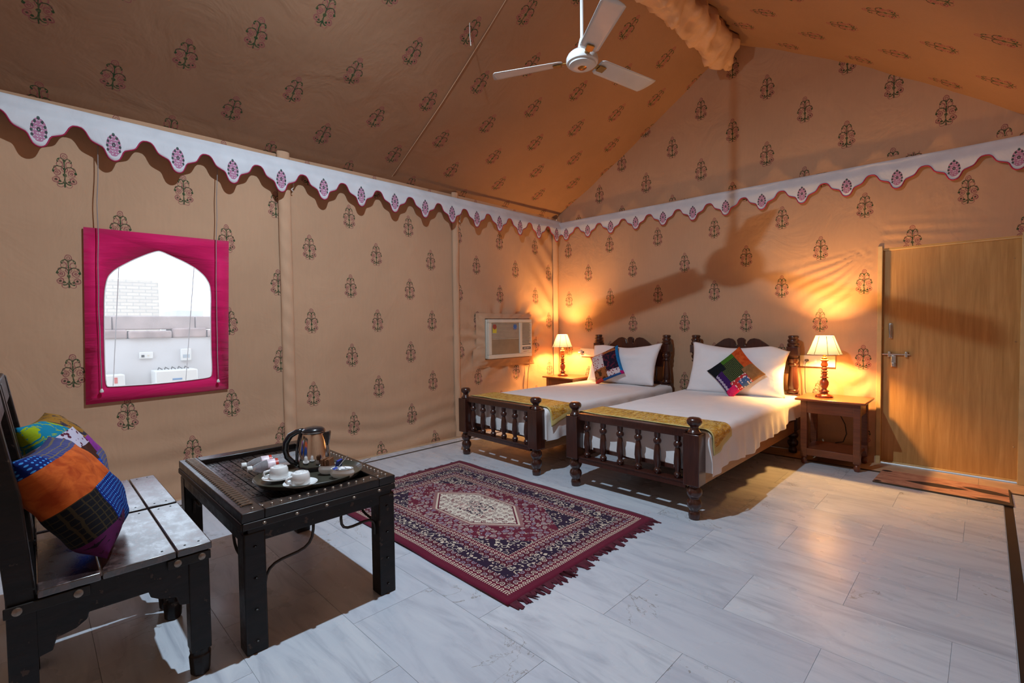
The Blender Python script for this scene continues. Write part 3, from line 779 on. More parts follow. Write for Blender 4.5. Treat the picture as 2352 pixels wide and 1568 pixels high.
def make_bed(loc, rz, label, hx):
    t = empty('bed', loc, label, 'bed', 'dark carved wooden single beds', rz)
    # local: x across, y 0 = head posts, -2.285 = foot posts
    FX = .5; YF_ = -2.285
    for sx in (-FX, FX):
        mb = MB().lathe(FOOT, (sx, YF_, 0), 20).box(sx-.055, YF_-.055, .236, sx+.055, YF_+.055, .582).lathe(FIN, (sx, YF_, .582), 20)
        mb.build('foot_post', M_beddark, t, bevel=.004)
        mb = MB().lathe(FOOT, (sx, 0, 0), 20).box(sx-.052, -.05, .236, sx+.052, .05, .60).lathe(HPOST, (sx, 0, 0), 20)
        mb.box(sx-.052, -.05, .985, sx+.052, .05, 1.075).lathe(HFIN, (sx, 0, 0), 20)
        mb.build('head_post', M_beddark, t, bevel=.004)
    MB().prism([(YF_-.028, .552), (YF_+.028, .552), (YF_+.032, .566), (YF_+.024, .59), (YF_+.028, .604), (YF_-.028, .604), (YF_-.024, .59), (YF_-.032, .566)], 'x', -FX+.05, FX-.05).build('foot_rail', M_beddark, t)
    MB().prism([(YF_-.026, .205), (YF_+.026, .205), (YF_+.026, .24), (YF_+.034, .246), (YF_+.034, .256), (YF_-.034, .256), (YF_-.034, .246), (YF_-.026, .24)], 'x', -FX+.05, FX-.05).build('foot_rail', M_beddark, t)
    sp = None
    for k in range(6):
        x = -.382+k*.153
        if sp is None: sp = MB().lathe(SPN, (0, 0, 0), 14).build('spindle', M_beddark, t, loc=(x, YF_, 0))
        else: copy_part(sp, t, (x, YF_, 0))
    for sx in (-1, 1):
        MB().box(sx*.512-.014, YF_+.05, .215, sx*.512+.014, -.05, .335).build('side_rail', M_bedrail if sx > 0 else M_beddark, t, bevel=.003, **({'label': 'paler brown side rail'} if sx > 0 else {}))
    MB().prism(HB, 'y', -.014, .014).build('headboard', M_beddark, t, bevel=.004)
    MB().box(-.45, -.018, .56, .45, .018, .62).build('head_rail', M_beddark, t, bevel=.004)
    hs = None
    for k in range(7):
        x = -.36+k*.12; pr = [(.010, .62), (.014, .64), (.010, .65), (.015, .70), (.011, .77), (.014, .785), (.010, .80)]
        if hs is None: hs = MB().lathe(pr, n=10).build('head_spindle', M_beddark, t, loc=(x, 0, 0))
        else: copy_part(hs, t, (x, 0, 0))
    MB().box(-.50, YF_+.04, .30, .50, -.04, .33).build('bed_board', M_beddark, t)
    return t
B1 = ((1.285, -.105, 0), math.radians(-1.9)); B2 = ((2.640, -.11, 0), math.radians(-.2))
make_bed(*B1, 'dark carved wooden single bed beside the air conditioner, farther from the door', 0)
make_bed(*B2, 'dark carved wooden single bed nearer the door, with paler right side rail', 0)

def drape(name, mat, parent_loc, rz, x0, x1, y0, y1, top, hangx0, hangx1, hangy0, hangy1, label, cat, rad=.04, nx=90, ny=150, seed=0, uvs=False, thick=0, amp=.012, group=None):
    """cloth lying on a flat top and hanging over its edges; hang functions of position along the edge"""
    def path(t, lo, hi):          # t in metres along unrolled cloth; returns coord, drop
        L_ = hi-lo; q = rad*PI/2
        if t < 0:
            s_ = -t
            if s_ < q: a = s_/rad; return lo-rad*math.sin(a)+0, rad*(1-math.cos(a))
            return lo-rad, rad+(s_-q)
        if t > L_:
            s_ = t-L_
            if s_ < q: a = s_/rad; return hi+rad*math.sin(a), rad*(1-math.cos(a))
            return hi+rad, rad+(s_-q)
        return lo+t, 0
    X0, X1, Y0, Y1 = x0+rad, x1-rad, y0+(rad if hangy0 else 0), y1-(rad if hangy1 else 0)
    LX, LY = X1-X0, Y1-Y0
    def fn(a, b):
        ty0 = -(hangy0 or 0); ty1 = LY+(hangy1 or 0); tv = ty0+(ty1-ty0)*b
        yn = max(0, min(1, tv/LY))
        h0, h1 = hangx0(yn), hangx1(yn)
        tu = -h0+(LX+h0+h1)*a
        x, dx = path(tu, X0, X1); y, dy = path(tv, Y0, Y1)
        drop = max(dx, dy)
        z = top-drop+.004*nz(x*5, y*5, seed)
        w1 = smooth(.03, .22, dx); w2 = smooth(.03, .22, dy)
        sg = -1 if x < (x0+x1)/2 else 1
        x += sg*w1*(amp*math.sin(y*17+2.2*nz(y*2, seed, 0))+amp*.6*math.sin(y*39+seed)+amp)
        y += -w2*(amp*math.sin(x*15+seed)+amp*.4) if y < (y0+y1)/2 else 0
        return (x, y, z)
    mb = MB(); mb.grid(nx, ny, fn, (lambda a, b: (a, b)) if uvs else None)
    o = mb.build(name, mat, ang=180); o.location = parent_loc; o.rotation_euler = (0, 0, rz)
    if thick: s_ = o.modifiers.new('t', 'SOLIDIFY'); s_.thickness = thick; s_.offset = 1
    tag(o, label, cat, group); return o
def sheet(B, lab, seed):
    return drape('bed_sheet', M_sheet, B[0], B[1], -.555, .58, -2.235, -.02, .585, lambda v: .20, lambda v: .31-.09*smooth(.2, 1, v)+.012*math.sin(v*19+seed), .30, 0,
          lab, 'bed sheet', rad=.05, seed=seed, group='white sheets on the beds')
sheet(B1, 'white bed sheet covering the mattress of the bed by the air conditioner', 3)
sheet(B2, 'white bed sheet covering the mattress of the bed nearer the door', 8)
def brocade():
    m, nt, b = new_mat('gold_brocade'); g = G(nt); u, v, _ = g.sep(g.uv())
    p = g.pos(); n = g.noise(g.vmul(p, (1, .35, 1)), 46, 4, .6, .4)
    c = g.ramp(n, (.35, lin('#9a6a18')), (.5, lin('#c4922e')), (.68, lin('#dcbc66')))
    c = g.mix(g.mul(g.gt(g.noise(p, 90, 2), .62), .7), c, lin('#cfd0c8'))
    x = g.n('ShaderNodeTexVoronoi'); x.inputs['Scale'].default_value = 50; c = g.mix(g.mul(g.lt(x.outputs[0], .25), .35), c, lin('#7a4b3f'))
    e = g.mx(g.lt(v, .055), g.gt(u, .965), g.lt(u, .02)); c = g.mix(e, c, lin('#c9b878'))
    g.put(b.inputs['Base Color'], c); b.inputs['Roughness'].default_value = .5; b.inputs['Specular IOR Level'].default_value = .4
    g.bump(n, .5, .003, b); return m
M_broc = brocade()
def runner(B, lab, seed):
    return drape('bed_runner', M_broc, B[0], B[1], -.56, .592, -2.20, -1.88, .597, lambda v: .10, lambda v: .20-.08*v, 0, 0, lab, 'bed runner', rad=.055, nx=80, ny=24, seed=seed, uvs=True, thick=.003, amp=.010, group='gold runners at the bed feet')
runner(B1, 'gold brocade runner across the foot of the bed by the air conditioner', 4)
runner(B2, 'gold brocade runner across the foot of the bed nearer the door', 9)

# ------------------------------------------------------------------ pillows and cushions
def puff(w_, h_, t_, n=36, pinch=.12, wr=.01, seed=0, flange=0):
    """closed pillow in local XZ plane, thickness along Y, UV 0..1"""
    mb = MB()
    for sgn in (-1, 1):
        def fn(a, b):
            u, v = 2*a-1, 2*b-1
            k = (1-abs(u)**2.6)*(1-abs(v)**2.6)
            th = t_/2*(max(0, k)**.5)
            cu = 1-pinch*(1-u*u)*0-pinch*(v*v < 2)*(1-v*v)*abs(u)**3; cv = 1-pinch*(1-u*u)*abs(v)**3
            th += wr*nz(u*2.3+seed, v*2.3, sgn*3)*min(1, k*3)
            return (u*w_/2*cu, sgn*th*-1, v*h_/2*cv)
        mb.grid(n, n, fn, lambda a, b: (a, b))
    return mb
def weld(o):
    bm = bmesh.new(); bm.from_mesh(o.data); bmesh.ops.remove_doubles(bm, verts=bm.verts, dist=1e-4)
    bmesh.ops.recalc_face_normals(bm, faces=bm.faces); bm.to_mesh(o.data); bm.free(); o.data.shade_smooth()
def put(mb, name, mat, loc, rot, lab, cat, group=None):
    o = mb.build(name, mat, ang=180); weld(o); o.location = loc
    rx, ry, rz = rot; o.rotation_euler = (rx, ry, rz); o.rotation_mode = 'XYZ'
    tag(o, lab, cat, group); return o
def pillow_mesh(w_, h_, t_, droopL, droopR, seed):
    mb = MB()
    for sgn in (-1, 1):
        def fn(a, b):
            u, v = 2*a-1, 2*b-1
            k = (1-abs(u)**3.2)*(1-abs(v)**3); th = t_/2*(max(0, k)**.55)
            th += .014*nz(u*2.1+seed, v*1.6, sgn*3)*min(1, k*3)
            top = smooth(.2, 1, v)
            z = v*h_/2-top*(.035*math.cos(u*PI/2)**2)*1.2+top*(droopL*smooth(-.6, -1, u)+droopR*smooth(.6, 1, u))
            x = u*w_/2*(1-.07*(1-v*v)*abs(u)**2)
            return (x, -sgn*th+.02*nz(u*1.5, v*2, seed+5), z)
        mb.grid(44, 34, fn)
    return mb
put(pillow_mesh(.98, .50, .20, -.02, .03, 1), 'pillow', M_pillow, (1.295, -.32, .83), (math.radians(-20), 0, math.radians(-2)), 'white pillow leaning on the headboard of the bed by the air conditioner', 'pillow', 'white pillows')
put(pillow_mesh(.99, .54, .20, .02, -.06, 6), 'pillow', M_pillow, (2.655, -.33, .838), (math.radians(-20), 0, 0), 'white pillow leaning on the headboard of the bed nearer the door', 'pillow', 'white pillows')

def patch_mat(name, base, patches):
    """patches: (s0,s1,t0,t1,colour,style)"""
    m, nt, b = new_mat(name); g = G(nt); s_, t_, _ = g.sep(g.uv()); P_ = g.vec(s_, t_, 0)
    wob = g.noise(P_, 6, 2); s_ = g.add(s_, g.mul(g.sub(wob, .5), .03)); t_ = g.add(t_, g.mul(g.sub(wob, .5), -.03))
    c = lin(base)
    n1 = g.noise(P_, 9, 4, .6, .8); n2 = g.noise(P_, 22, 3, .6)
    vo = g.n('ShaderNodeTexVoronoi'); g.put(vo.inputs['Vector'], P_); vo.inputs['Scale'].default_value = 17
    dotsx = g.m('SINE', g.mul(g.add(s_, t_), 95)); dotsy = g.m('SINE', g.mul(g.sub(s_, t_), 95)); dots = g.gt(g.mul(dotsx, dotsy), .55)
    chk = g.gt(g.mx(g.m('SINE', g.mul(s_, 130)), g.m('SINE', g.mul(t_, 130))), .86)
    for (s0, s1, t0, t1, c1, sty, c2) in patches:
        mk = g.mn(g.gt(s_, s0), g.lt(s_, s1), g.gt(t_, t0), g.lt(t_, t1)); a, b2 = lin(c1), lin(c2)
        if sty == 'dots': cc = g.mix(dots, a, b2)
        elif sty == 'blot': cc = g.mix(g.gt(n1, .55), a, b2)
        elif sty == 'flow': cc = g.mix(g.lt(vo.outputs[0], .33), a, b2)
        elif sty == 'check': cc = g.mix(chk, a, b2)
        elif sty == 'streak': cc = g.mix(g.rng(n1, .35, .65), a, b2)
        elif sty == 'zig': cc = g.mix(g.lt(g.m('ABSOLUTE', g.sub(g.sub(t_, (t0+t1)/2), g.mul(g.m('SINE', g.mul(s_, 80)), .012))), .035), a, b2)
        else: cc = g.mix(g.rng(n2, .3, .7), a, tuple(min(1, q*1.25) for q in a[:3])+(1,))
        c = g.mix(mk, c, cc)
    g.put(b.inputs['Base Color'], c); b.inputs['Roughness'].default_value = .85; b.inputs['Specular IOR Level'].default_value = .15
    g.bump(n2, .35, .004, b); return m
# u runs L->B, v runs L->T on the diamond (left, bottom, top corners)
M_c2 = patch_mat('patchwork_green_orange', '#3c6a1e', [
    (.0, .30, .38, .80, '#3f6a20', 'p', ''[:0] or '#3f6a20'), (.22, .74, .26, .78, '#222b1c', 'dots', '#8f9a5a'), (0, .62, .74, 1.1, '#b8431c', 'streak', '#d2602a'),
    (.60, 1.1, .66, 1.1, '#7a5a3a', 'streak', '#8f6a44'), (-.1, .36, -.1, .40, '#12161c', 'p', '#12161c'), (.34, .84, -.1, .28, '#3a1a58', 'zig', '#a8a0b8'),
    (.72, 1.1, .24, .68, '#b03034', 'flow', '#d8d0d0'), (.80, 1.1, .42, .66, '#3a5a8c', 'flow', '#c8c0c8'), (.80, 1.1, -.1, .30, '#c4145a', 'streak', '#d83068')])
M_c1 = patch_mat('patchwork_floral_brown', '#b0622a', [
    (-.1, .10, -.1, 1.1, '#b86a22', 'p', '#b86a22'), (.08, .60, .06, .50, '#cfc4c8', 'flow', '#8c2030'), (.0, .20, .50, .92, '#a05c34', 'blot', '#33202a'),
    (.18, .80, .48, .92, '#221a2c', 'blot', '#5e2234'), (.60, .97, .0, .52, '#9a5c34', 'blot', '#4a2e1a'), (.78, .96, .50, .94, '#d6c8cc', 'flow', '#7a1c34'),
    (-.1, 1.1, .92, 1.1, '#1f6fa8', 'p', '#1f6fa8'), (.90, 1.1, .90, 1.1, '#b01668', 'p', '#b01668'), (.96, 1.1, .1, .9, '#2a5a9a', 'p', '#2a5a9a'), (.90, 1.1, -.1, .3, '#b23a30', 'p', '#b23a30')])
def diamond(name, mat, loc, lean, roll, side, lab):
    mb = puff(side, side, .13, 34, .10, .006, 3)
    o = mb.build(name, mat, ang=180); weld(o)
    # local +X -> toward bottom-right, +Z -> toward top-right : rotate -45deg about Y, then lean back about world X
    R = Matrix.Rotation(math.radians(lean), 4, 'X') @ Matrix.Rotation(math.radians(45+roll), 4, 'Y')
    o.matrix_world = Matrix.Translation(loc) @ R
    tag(o, lab, 'cushion'); return o
diamond('cushion', M_c2, (2.705, -.475, .815), -24, 0, .41, 'patchwork cushion with green, orange and purple patches on the bed nearer the door')
diamond('cushion', M_c1, (1.165, -.47, .815), -24, 18, .41, 'patchwork cushion with dark floral and blue edge on the bed by the air conditioner')
M_c3 = patch_mat('patchwork_orange_blue', '#141014', [
    (-.1, 1.1, .84, 1.1, '#2f376e', 'check', '#6a5c48'), (-.1, .16, .78, 1.0, '#0b1c5a', 'dots', '#3f86c8'), (-.1, 1.1, .46, .85, '#9a3a12', 'streak', '#c05a22'),
    (-.1, .22, .16, .50, '#121116', 'check', '#33291a'), (.19, 1.1, -.1, .50, '#0a1f63', 'dots', '#3f86c8'), (-.1, .44, -.1, .18, '#4c1740', 'blot', '#1d0f1c'),
    (.40, 1.1, -.1, .05, '#8e3014', 'p', '#8e3014')])
M_c4 = patch_mat('patchwork_teal_gold', '#8a5a16', [
    (-.1, .45, .72, 1.1, '#0f6f8c', 'blot', '#8a9a14'), (.35, 1.1, .55, 1.1, '#8a5e18', 'blot', '#2a2434'), (-.1, .5, .50, .74, '#b8b0c0', 'flow', '#5a2434'), (.0, .55, .30, .52, '#3a1c16', 'p', '#3a1c16'),
    (.5, 1.1, .36, .58, '#8a3088', 'streak', '#6a2a78'), (-.1, .5, -.1, .32, '#123a9a', 'dots', '#3f6fd0'), (.45, 1.1, -.1, .38, '#3c4a86', 'check', '#8c7440')])
def lean_cushion(mat, loc, rz, lean, lab):
    mb = puff(.43, .43, .20, 34, .08, .012, 5)
    o = mb.build('cushion', mat, ang=180); weld(o)
    # face (-Y local) turned to +Y world : rotate 180 about Z, lean back
    R = Matrix.Rotation(rz, 4, 'Z') @ Matrix.Rotation(math.radians(lean), 4, 'X')
    o.matrix_world = Matrix.Translation(loc) @ R; tag(o, lab, 'cushion')
lean_cushion(M_c3, (2.17, -5.425, .73), PI-.22, -31, 'large patchwork cushion with orange and blue dotted patches on the nearer chair')
lean_cushion(M_c4, (1.52, -5.425, .745), PI-.22, -31, 'patchwork cushion with teal and gold patches on the farther chair')

# ------------------------------------------------------------------ nightstands and lamps
def nightstand(loc, lab, hollow=True):
    t = empty('nightstand', loc, lab, 'nightstand', 'dark wooden nightstands')
    W2, D2, H = .225, .20, .615
    for sx in (-1, 1):
        for sy in (-1, 1):
            x, y = sx*(W2-.022), sy*(D2-.022)
            MB().lathe([(.016, 0), (.022, .008), (.026, .03), (.022, .05), (.016, .058), (.022, .066), (.027, .072)], (x, y, 0), 14).box(x-.026, y-.026, .07, x+.026, y+.026, .595).build('leg', M_nswood, t, bevel=.002)
    MB().prism([(-W2-.045, -D2-.045), (W2+.045, -D2-.045), (W2+.045, D2+.02), (-W2-.045, D2+.02)], 'z', .595, .615).build('top', M_nstop, t, bevel=.006)
    MB().box(-W2+.03, -D2, .48, W2-.03, -D2+.018, .595).build('drawer_front', M_nswood, t, bevel=.002)
    for sx in (-1, 1): MB().box(sx*(W2-.012)-.008, -D2+.03, .48, sx*(W2-.012)+.008, D2-.03, .595).build('side_apron', M_nswood, t)
    MB().box(-W2+.03, D2-.02, .48, W2-.03, D2-.004, .595).build('back_apron', M_nswood, t)
    MB().box(-W2+.02, -D2+.004, .12, W2-.02, D2-.004, .15).build('shelf', M_nswood, t, bevel=.002)
    MB().box(-W2+.03, -D2-.002, .085, W2-.03, -D2+.02, .15).build('shelf_rail', M_nswood, t, bevel=.002)
    return t
NS2 = (3.525, -.275, 0); NS1 = (.40, -.27, 0)
nightstand(NS2, 'dark wooden nightstand with open shelf between the right bed and the door')
nightstand(NS1, 'wooden nightstand in the corner behind the bed by the air conditioner')
def shade_mat():
    m, nt, b = new_mat('cream_shade_fabric'); g = G(nt)
    b.inputs['Base Color'].default_value = (.86, .74, .50, 1); b.inputs['Roughness'].default_value = .9
    ms = g.n('ShaderNodeMixShader'); ms.inputs[0].default_value = .022; tl = g.n('ShaderNodeBsdfTranslucent'); tl.inputs[0].default_value = (.58, .80, .90, 1)
    nt.links.new(b.outputs[0], ms.inputs[1]); nt.links.new(tl.outputs[0], ms.inputs[2]); nt.links.new(ms.outputs[0], nt.nodes['Material Output'].inputs[0]); return m
M_shade = shade_mat(); M_rib = simple('shade_seam', '#c9a860', .8)
LB = [(.072, 0), (.074, .008), (.068, .020), (.050, .030), (.032, .038), (.030, .046), (.040, .052), (.038, .062), (.024, .070), (.020, .080), (.028, .095), (.037, .120), (.037, .145), (.026, .165), (.018, .175), (.034, .182), (.034, .188),
      (.020, .196), (.024, .210), (.030, .222), (.020, .228), (.026, .238), (.030, .246), (.020, .254), (.026, .266), (.026, .276), (.018, .284), (.028, .292), (.028, .310), (.022, .325), (.024, .335), (.034, .342), (.034, .350), (.020, .358)]
def lamp(loc, lab):
    t = empty('table_lamp', loc, lab, 'lamp', 'turned wood bedside lamps')
    MB().lathe(LB, n=28).build('base', M_lampwood, t, ang=50)
    MB().lathe([(.022, .356), (.022, .372), (.014, .378), (.014, .43)], n=16).build('socket', M_brass, t)
    mb = MB(); N = 96
    def fn(a, b):
        th = 2*PI*a; r = .142+(.074-.142)*(b**.92)
        k = 6; sc = abs(math.cos(th*k/2))
        r *= 1-.035*(1-sc)*(1-b)+.006*math.sin(th*48)
        z = .408+.165*b-.007*(1-b)*sc
        return (r*math.cos(th), r*math.sin(th), z)
    mb.grid(N, 12, fn); sh = mb.build('shade', M_shade, t, ang=180)
    for r, z in ((.142, .404), (.0745, .573)):
        MB().tube([(r*math.cos(2*PI*k/48)*(1-.02*(z < .5)), r*math.sin(2*PI*k/48)*(1-.02*(z < .5)), z) for k in range(49)], .0022, 5).build('shade_trim', M_shade, sh, ang=180)
    for k in range(8):
        th = 2*PI*(k+.5)/8
        MB().tube([((.1425+(.0745-.1425)*q**.92)*math.cos(th), (.1425+(.0745-.1425)*q**.92)*math.sin(th), .404+.168*q) for q in (0, .25, .5, .75, 1)], .0024, 5).build('shade_rib', M_rib, sh, ang=180)
    MB().sphere((0, 0, .49), .026, 8, 1.2).build('bulb', bulbm, t)
    l = light('bedside_lamp_light', (loc[0], loc[1], loc[2]+.500), LAMP_W, LAMP_COL, .030); 
    return t
bulbm, _nt, _b = new_mat('lamp_bulb_glass'); _nt.nodes.remove(_b); _tr = _nt.nodes.new('ShaderNodeBsdfTransparent'); _em = _nt.nodes.new('ShaderNodeEmission'); _em.inputs[0].default_value = (1, .6, .25, 1); _em.inputs[1].default_value = 8
_ad = _nt.nodes.new('ShaderNodeAddShader'); _nt.links.new(_tr.outputs[0], _ad.inputs[0]); _nt.links.new(_em.outputs[0], _ad.inputs[1]); _nt.links.new(_ad.outputs[0], _nt.nodes['Material Output'].inputs[0])
LAMP2 = lamp((3.447, -.30, .615), 'turned wood lamp with lit cream pleated shade on the nightstand by the door')
lamp((.325, -.30, .615), 'turned wood lamp with lit cream pleated shade on the nightstand in the corner')

# switch boards and cords
def switchboard(x0, x1, z0, z1, lab):
    t = MB().box(0, -.012, 0, x1-x0, 0, z1-z0).build('switchboard', M_offwhite, bevel=.003, loc=(x0, -.012, z0)); tag(t, lab, 'switchboard')
    h = z1-z0
    MB().lathe([(.012, 0), (.012, .004), (.004, .004)], (0, 0, 0), 12, M=Matrix.Translation((.055, -.012, h*.55)) @ Matrix.Rotation(PI/2, 4, 'X')).build('socket', M_dark, t)
    for k in range(3): MB().box(.13+k*.05 if x1-x0 > .25 else .09+k*.03, -.016, h*.35, (.15+k*.05) if x1-x0 > .25 else .108+k*.03, -.012, h*.7).build('switch', M_white, t, bevel=.001)
    return t
switchboard(3.176, 3.481, .873, .985, 'cream switchboard with plug behind the lamp near the door')
switchboard(.425, .66, .875, .987, 'white switchboard on the wall beside the left headboard post')
MB().cyl((3.245, -.028, .936), (3.245, -.062, .936), .013, 12).tube([(3.245, -.055, .93), (3.235, -.07, .90), (3.228, -.05, .82), (3.23, -.045, .66), (3.24, -.05, .60)], .0035, 6).build('plug', M_cord, LAMP2, ang=50, loc=(-3.447, .30, -.615))
MB().tube([(3.50, -.06, .59), (3.50, -.05, .50), (3.53, -.05, .42), (3.57, -.06, .34), (3.585, -.07, .25), (3.56, -.08, .17), (3.50, -.1, .155)], .005, 6).build('cord', M_cord, LAMP2, ang=180, loc=(-3.447, .30, -.615))
o = MB().box(-.02, -.05, -.02, .02, 0, .02).box(-.012, -.02, -.045, .012, 0, -.02).build('wall_plug', simple('white_plug', (.8, .75, .72, 1), .4), bevel=.004, loc=(.445, -.026, .945)); tag(o, 'small white plug at the left end of the switchboard by the corner', 'plug')
MB().box(-.016, -.052, .0, .016, -.049, .014).build('plug_mark', simple('maroon_mark', '#5c2030', .5), o)

# ------------------------------------------------------------------ air conditioner
ac = empty('air_conditioner', (0, -1.10, .905), 'boxy off-white window air conditioner set in the left tent wall', 'air conditioner')
def acb(*a, name='casing', mat=M_offwhite, par=ac, bevel=.003): return MB().box(*a).build(name, mat, par, bevel=bevel)
acb(-.02, -.40, 0, .085, .40, .50, bevel=.012)
fr = MB()
# front frame: outer bezel and grille recess
for a in ((.085, -.40, 0, .118, .40, .05), (.085, -.40, .455, .118, .40, .50), (.085, -.40, .05, .118, -.345, .455), (.085, .375, .05, .118, .40, .455), (.085, .155, .05, .122, .205, .455)): fr.box(*a)
fr.build('bezel', M_offwhite, ac, bevel=.006)
acb(.085, -.345, .05, .108, .155, .455, name='grille_panel', mat=simple('grille_plastic', '#8f7c64', .45), bevel=.002)
for k in range(12): MB().box(.108, -.335, .445-k*.0175-.006, .114, .150, .445-k*.0175).build('louver', M_offwhite, ac)
acb(.085, .205, .165, .095, .375, .455, name='vent_back', mat=simple('vent_dark', '#5a3a1e', .7))
for k in range(16): MB().box(.095, .207, .448-k*.0178-.009, .118, .373, .448-k*.0178, None).build('vent_slat', M_offwhite, ac)
acb(.085, .205, .05, .116, .375, .160, name='control_panel')
acb(.116, .215, .098, .118, .368, .130, name='display', mat=M_dark, bevel=0)
for k in range(4): MB().box(.118, .232+k*.032, .106, .120, .250+k*.032, .122).build('button', M_white, ac)
MB().box(.116, .225, .068, .117, .30, .075).build('badge', simple('grey_badge', '#8a7a5a', .5), ac)
MB().lathe([(.006, 0), (.006, .002)], n=10, M=Matrix.Translation((.116, .318, .072)) @ Matrix.Rotation(PI/2, 4, 'Y')).build('green_mark', simple('green_mark', '#8ab020', .5), ac)
MB().box(.114, -.328, .325, .1165, -.262, .40).build('energy_label', simple('yellow_sticker', '#c9b83a', .6), ac, label='yellow energy sticker')
MB().lathe([(.033, 0), (.033, .002)], n=20, M=Matrix.Translation((.115, -.295, .405)) @ Matrix.Rotation(PI/2, 4, 'Y')).build('star_label', simple('red_sticker', '#a5483a', .6), ac, label='round red star sticker')
star = [(.045*(1 if k % 2 == 0 else .55)*math.cos(PI*k/8), .045*(1 if k % 2 == 0 else .55)*math.sin(PI*k/8)) for k in range(16)]
MB().prism([(a+.075, b+.40) for a, b in star], 'x', .114, .1165).build('offer_sticker', simple('blue_sticker', '#3a6ab0', .5), ac, label='blue starburst sticker')
# folded cloth collar around the unit
mb = MB()
def collar(a, b):
    th = 2*PI*a; cx, cz = math.cos(th), math.sin(th)
    k = 1/max(abs(cx), abs(cz)); s_ = 1+.26*b*(1.5 if cz < -.3 else 1)
    y = cx*k*.41*s_; z = .25+cz*k*.26*s_
    return (.05*(1-b)**1.2+.012+.010*math.sin(th*17+b*3)*math.sin(PI*b)+.006*nz(a*30, b*3, 0), y, z)
mb.grid(160, 8, collar); mb.build('cloth_collar', M_plainfab, ac, ang=180)
o = MB().tube([(.03, -.66, .90), (.04, -.67, .80), (.035, -.70, .66), (.03, -.715, .40), (.03, -.72, .05)], .006, 6).build('ac_cable', simple('cream_cable', '#c98f58', .6)); tag(o, 'thin pale cable running down the wall below the air conditioner', 'cable')

# ------------------------------------------------------------------ ceiling fan
fan = empty('ceiling_fan', (2.505, -2.77, 3.14), 'white ceiling fan with three blades hanging from the ridge', 'ceiling fan')
M_fan = simple('cream_fan_metal', (.62, .60, .58, 1), .3, 0, var=.04, coat=.3); M_gold = simple('gold_trim', '#a8844a', .3, .8)
MB().cyl((0, 0, .12), (0, 0, 1.22), .0125, 16).build('downrod', M_white, fan)
MB().lathe([(.02, .98), (.05, .985), (.055, 1.06), (.03, 1.10)], n=20).build('ceiling_canopy', M_white, fan)
MB().lathe([(.002, -.044), (.040, -.042), (.075, -.036), (.090, -.028), (.094, -.018), (.106, -.014), (.110, -.006), (.110, .020), (.106, .028), (.100, .040), (.085, .055), (.050, .062), (.035, .075), (.030, .10), (.022, .135), (.015, .16)], n=36).build('motor_housing', M_fan, fan, ang=40)
MB().lathe([(.001, -.054), (.022, -.050), (.032, -.042)], n=24).build('medallion', simple('copper_trim', '#c08040', .2, .9), fan)
for deg in (77, 209, 323):
    a = math.radians(deg); R = Matrix.Rotation(a, 4, 'Z')
    bl = MB()
    def fn(p, q):
        L_ = .135+p*.50; w_ = .064+.012*p if p > .05 else .05+.014*p/.05
        y = (q-.5)*2*w_; x = L_+(.015*math.sqrt(max(0, 1-(2*q-1)**2)) if p == 1 else 0)-(.02*(2*q-1) if p > .98 else 0)
        return R @ Vector((x, y, 0.008-.26*y*(1-.3*p)-.012*p))
    bl.grid(20, 8, fn); o = bl.build('blade', M_fan, fan, ang=180); s = o.modifiers.new('t', 'SOLIDIFY'); s.thickness = .003
    MB().box(.09, -.018, -.002, .20, .018, .004, R @ Matrix.Rotation(-.2, 4, 'X')).build('blade_bracket', M_gold, fan, bevel=.002)
    MB().box(.145, -.026, -.010, .205, .026, -.002, R @ Matrix.Rotation(-.2, 4, 'X')).build('bracket_cap', M_gold, fan, bevel=.003)
# pendant bulb out of frame that lights the room
pb = empty('pendant_bulb', (2.5, -4.2, 3.78), 'cool white bulb hanging from the ridge above the table', 'bulb')
MB().lathe([(.02, .03), (.022, .06), (.018, .09)], n=16).build('holder', M_white, pb)
MB().cyl((0, 0, .09), (0, 0, .42), .003, 6).build('flex', M_cord, pb)
o = MB().tube([(1.53, -2.95, 3.76), (1.53, -2.95, 3.66), (1.535, -2.945, 3.58)], [.003, .003, .004], 5).build('loose_string', M_rope); tag(o, 'short pale string hanging from the left roof cloth', 'string')

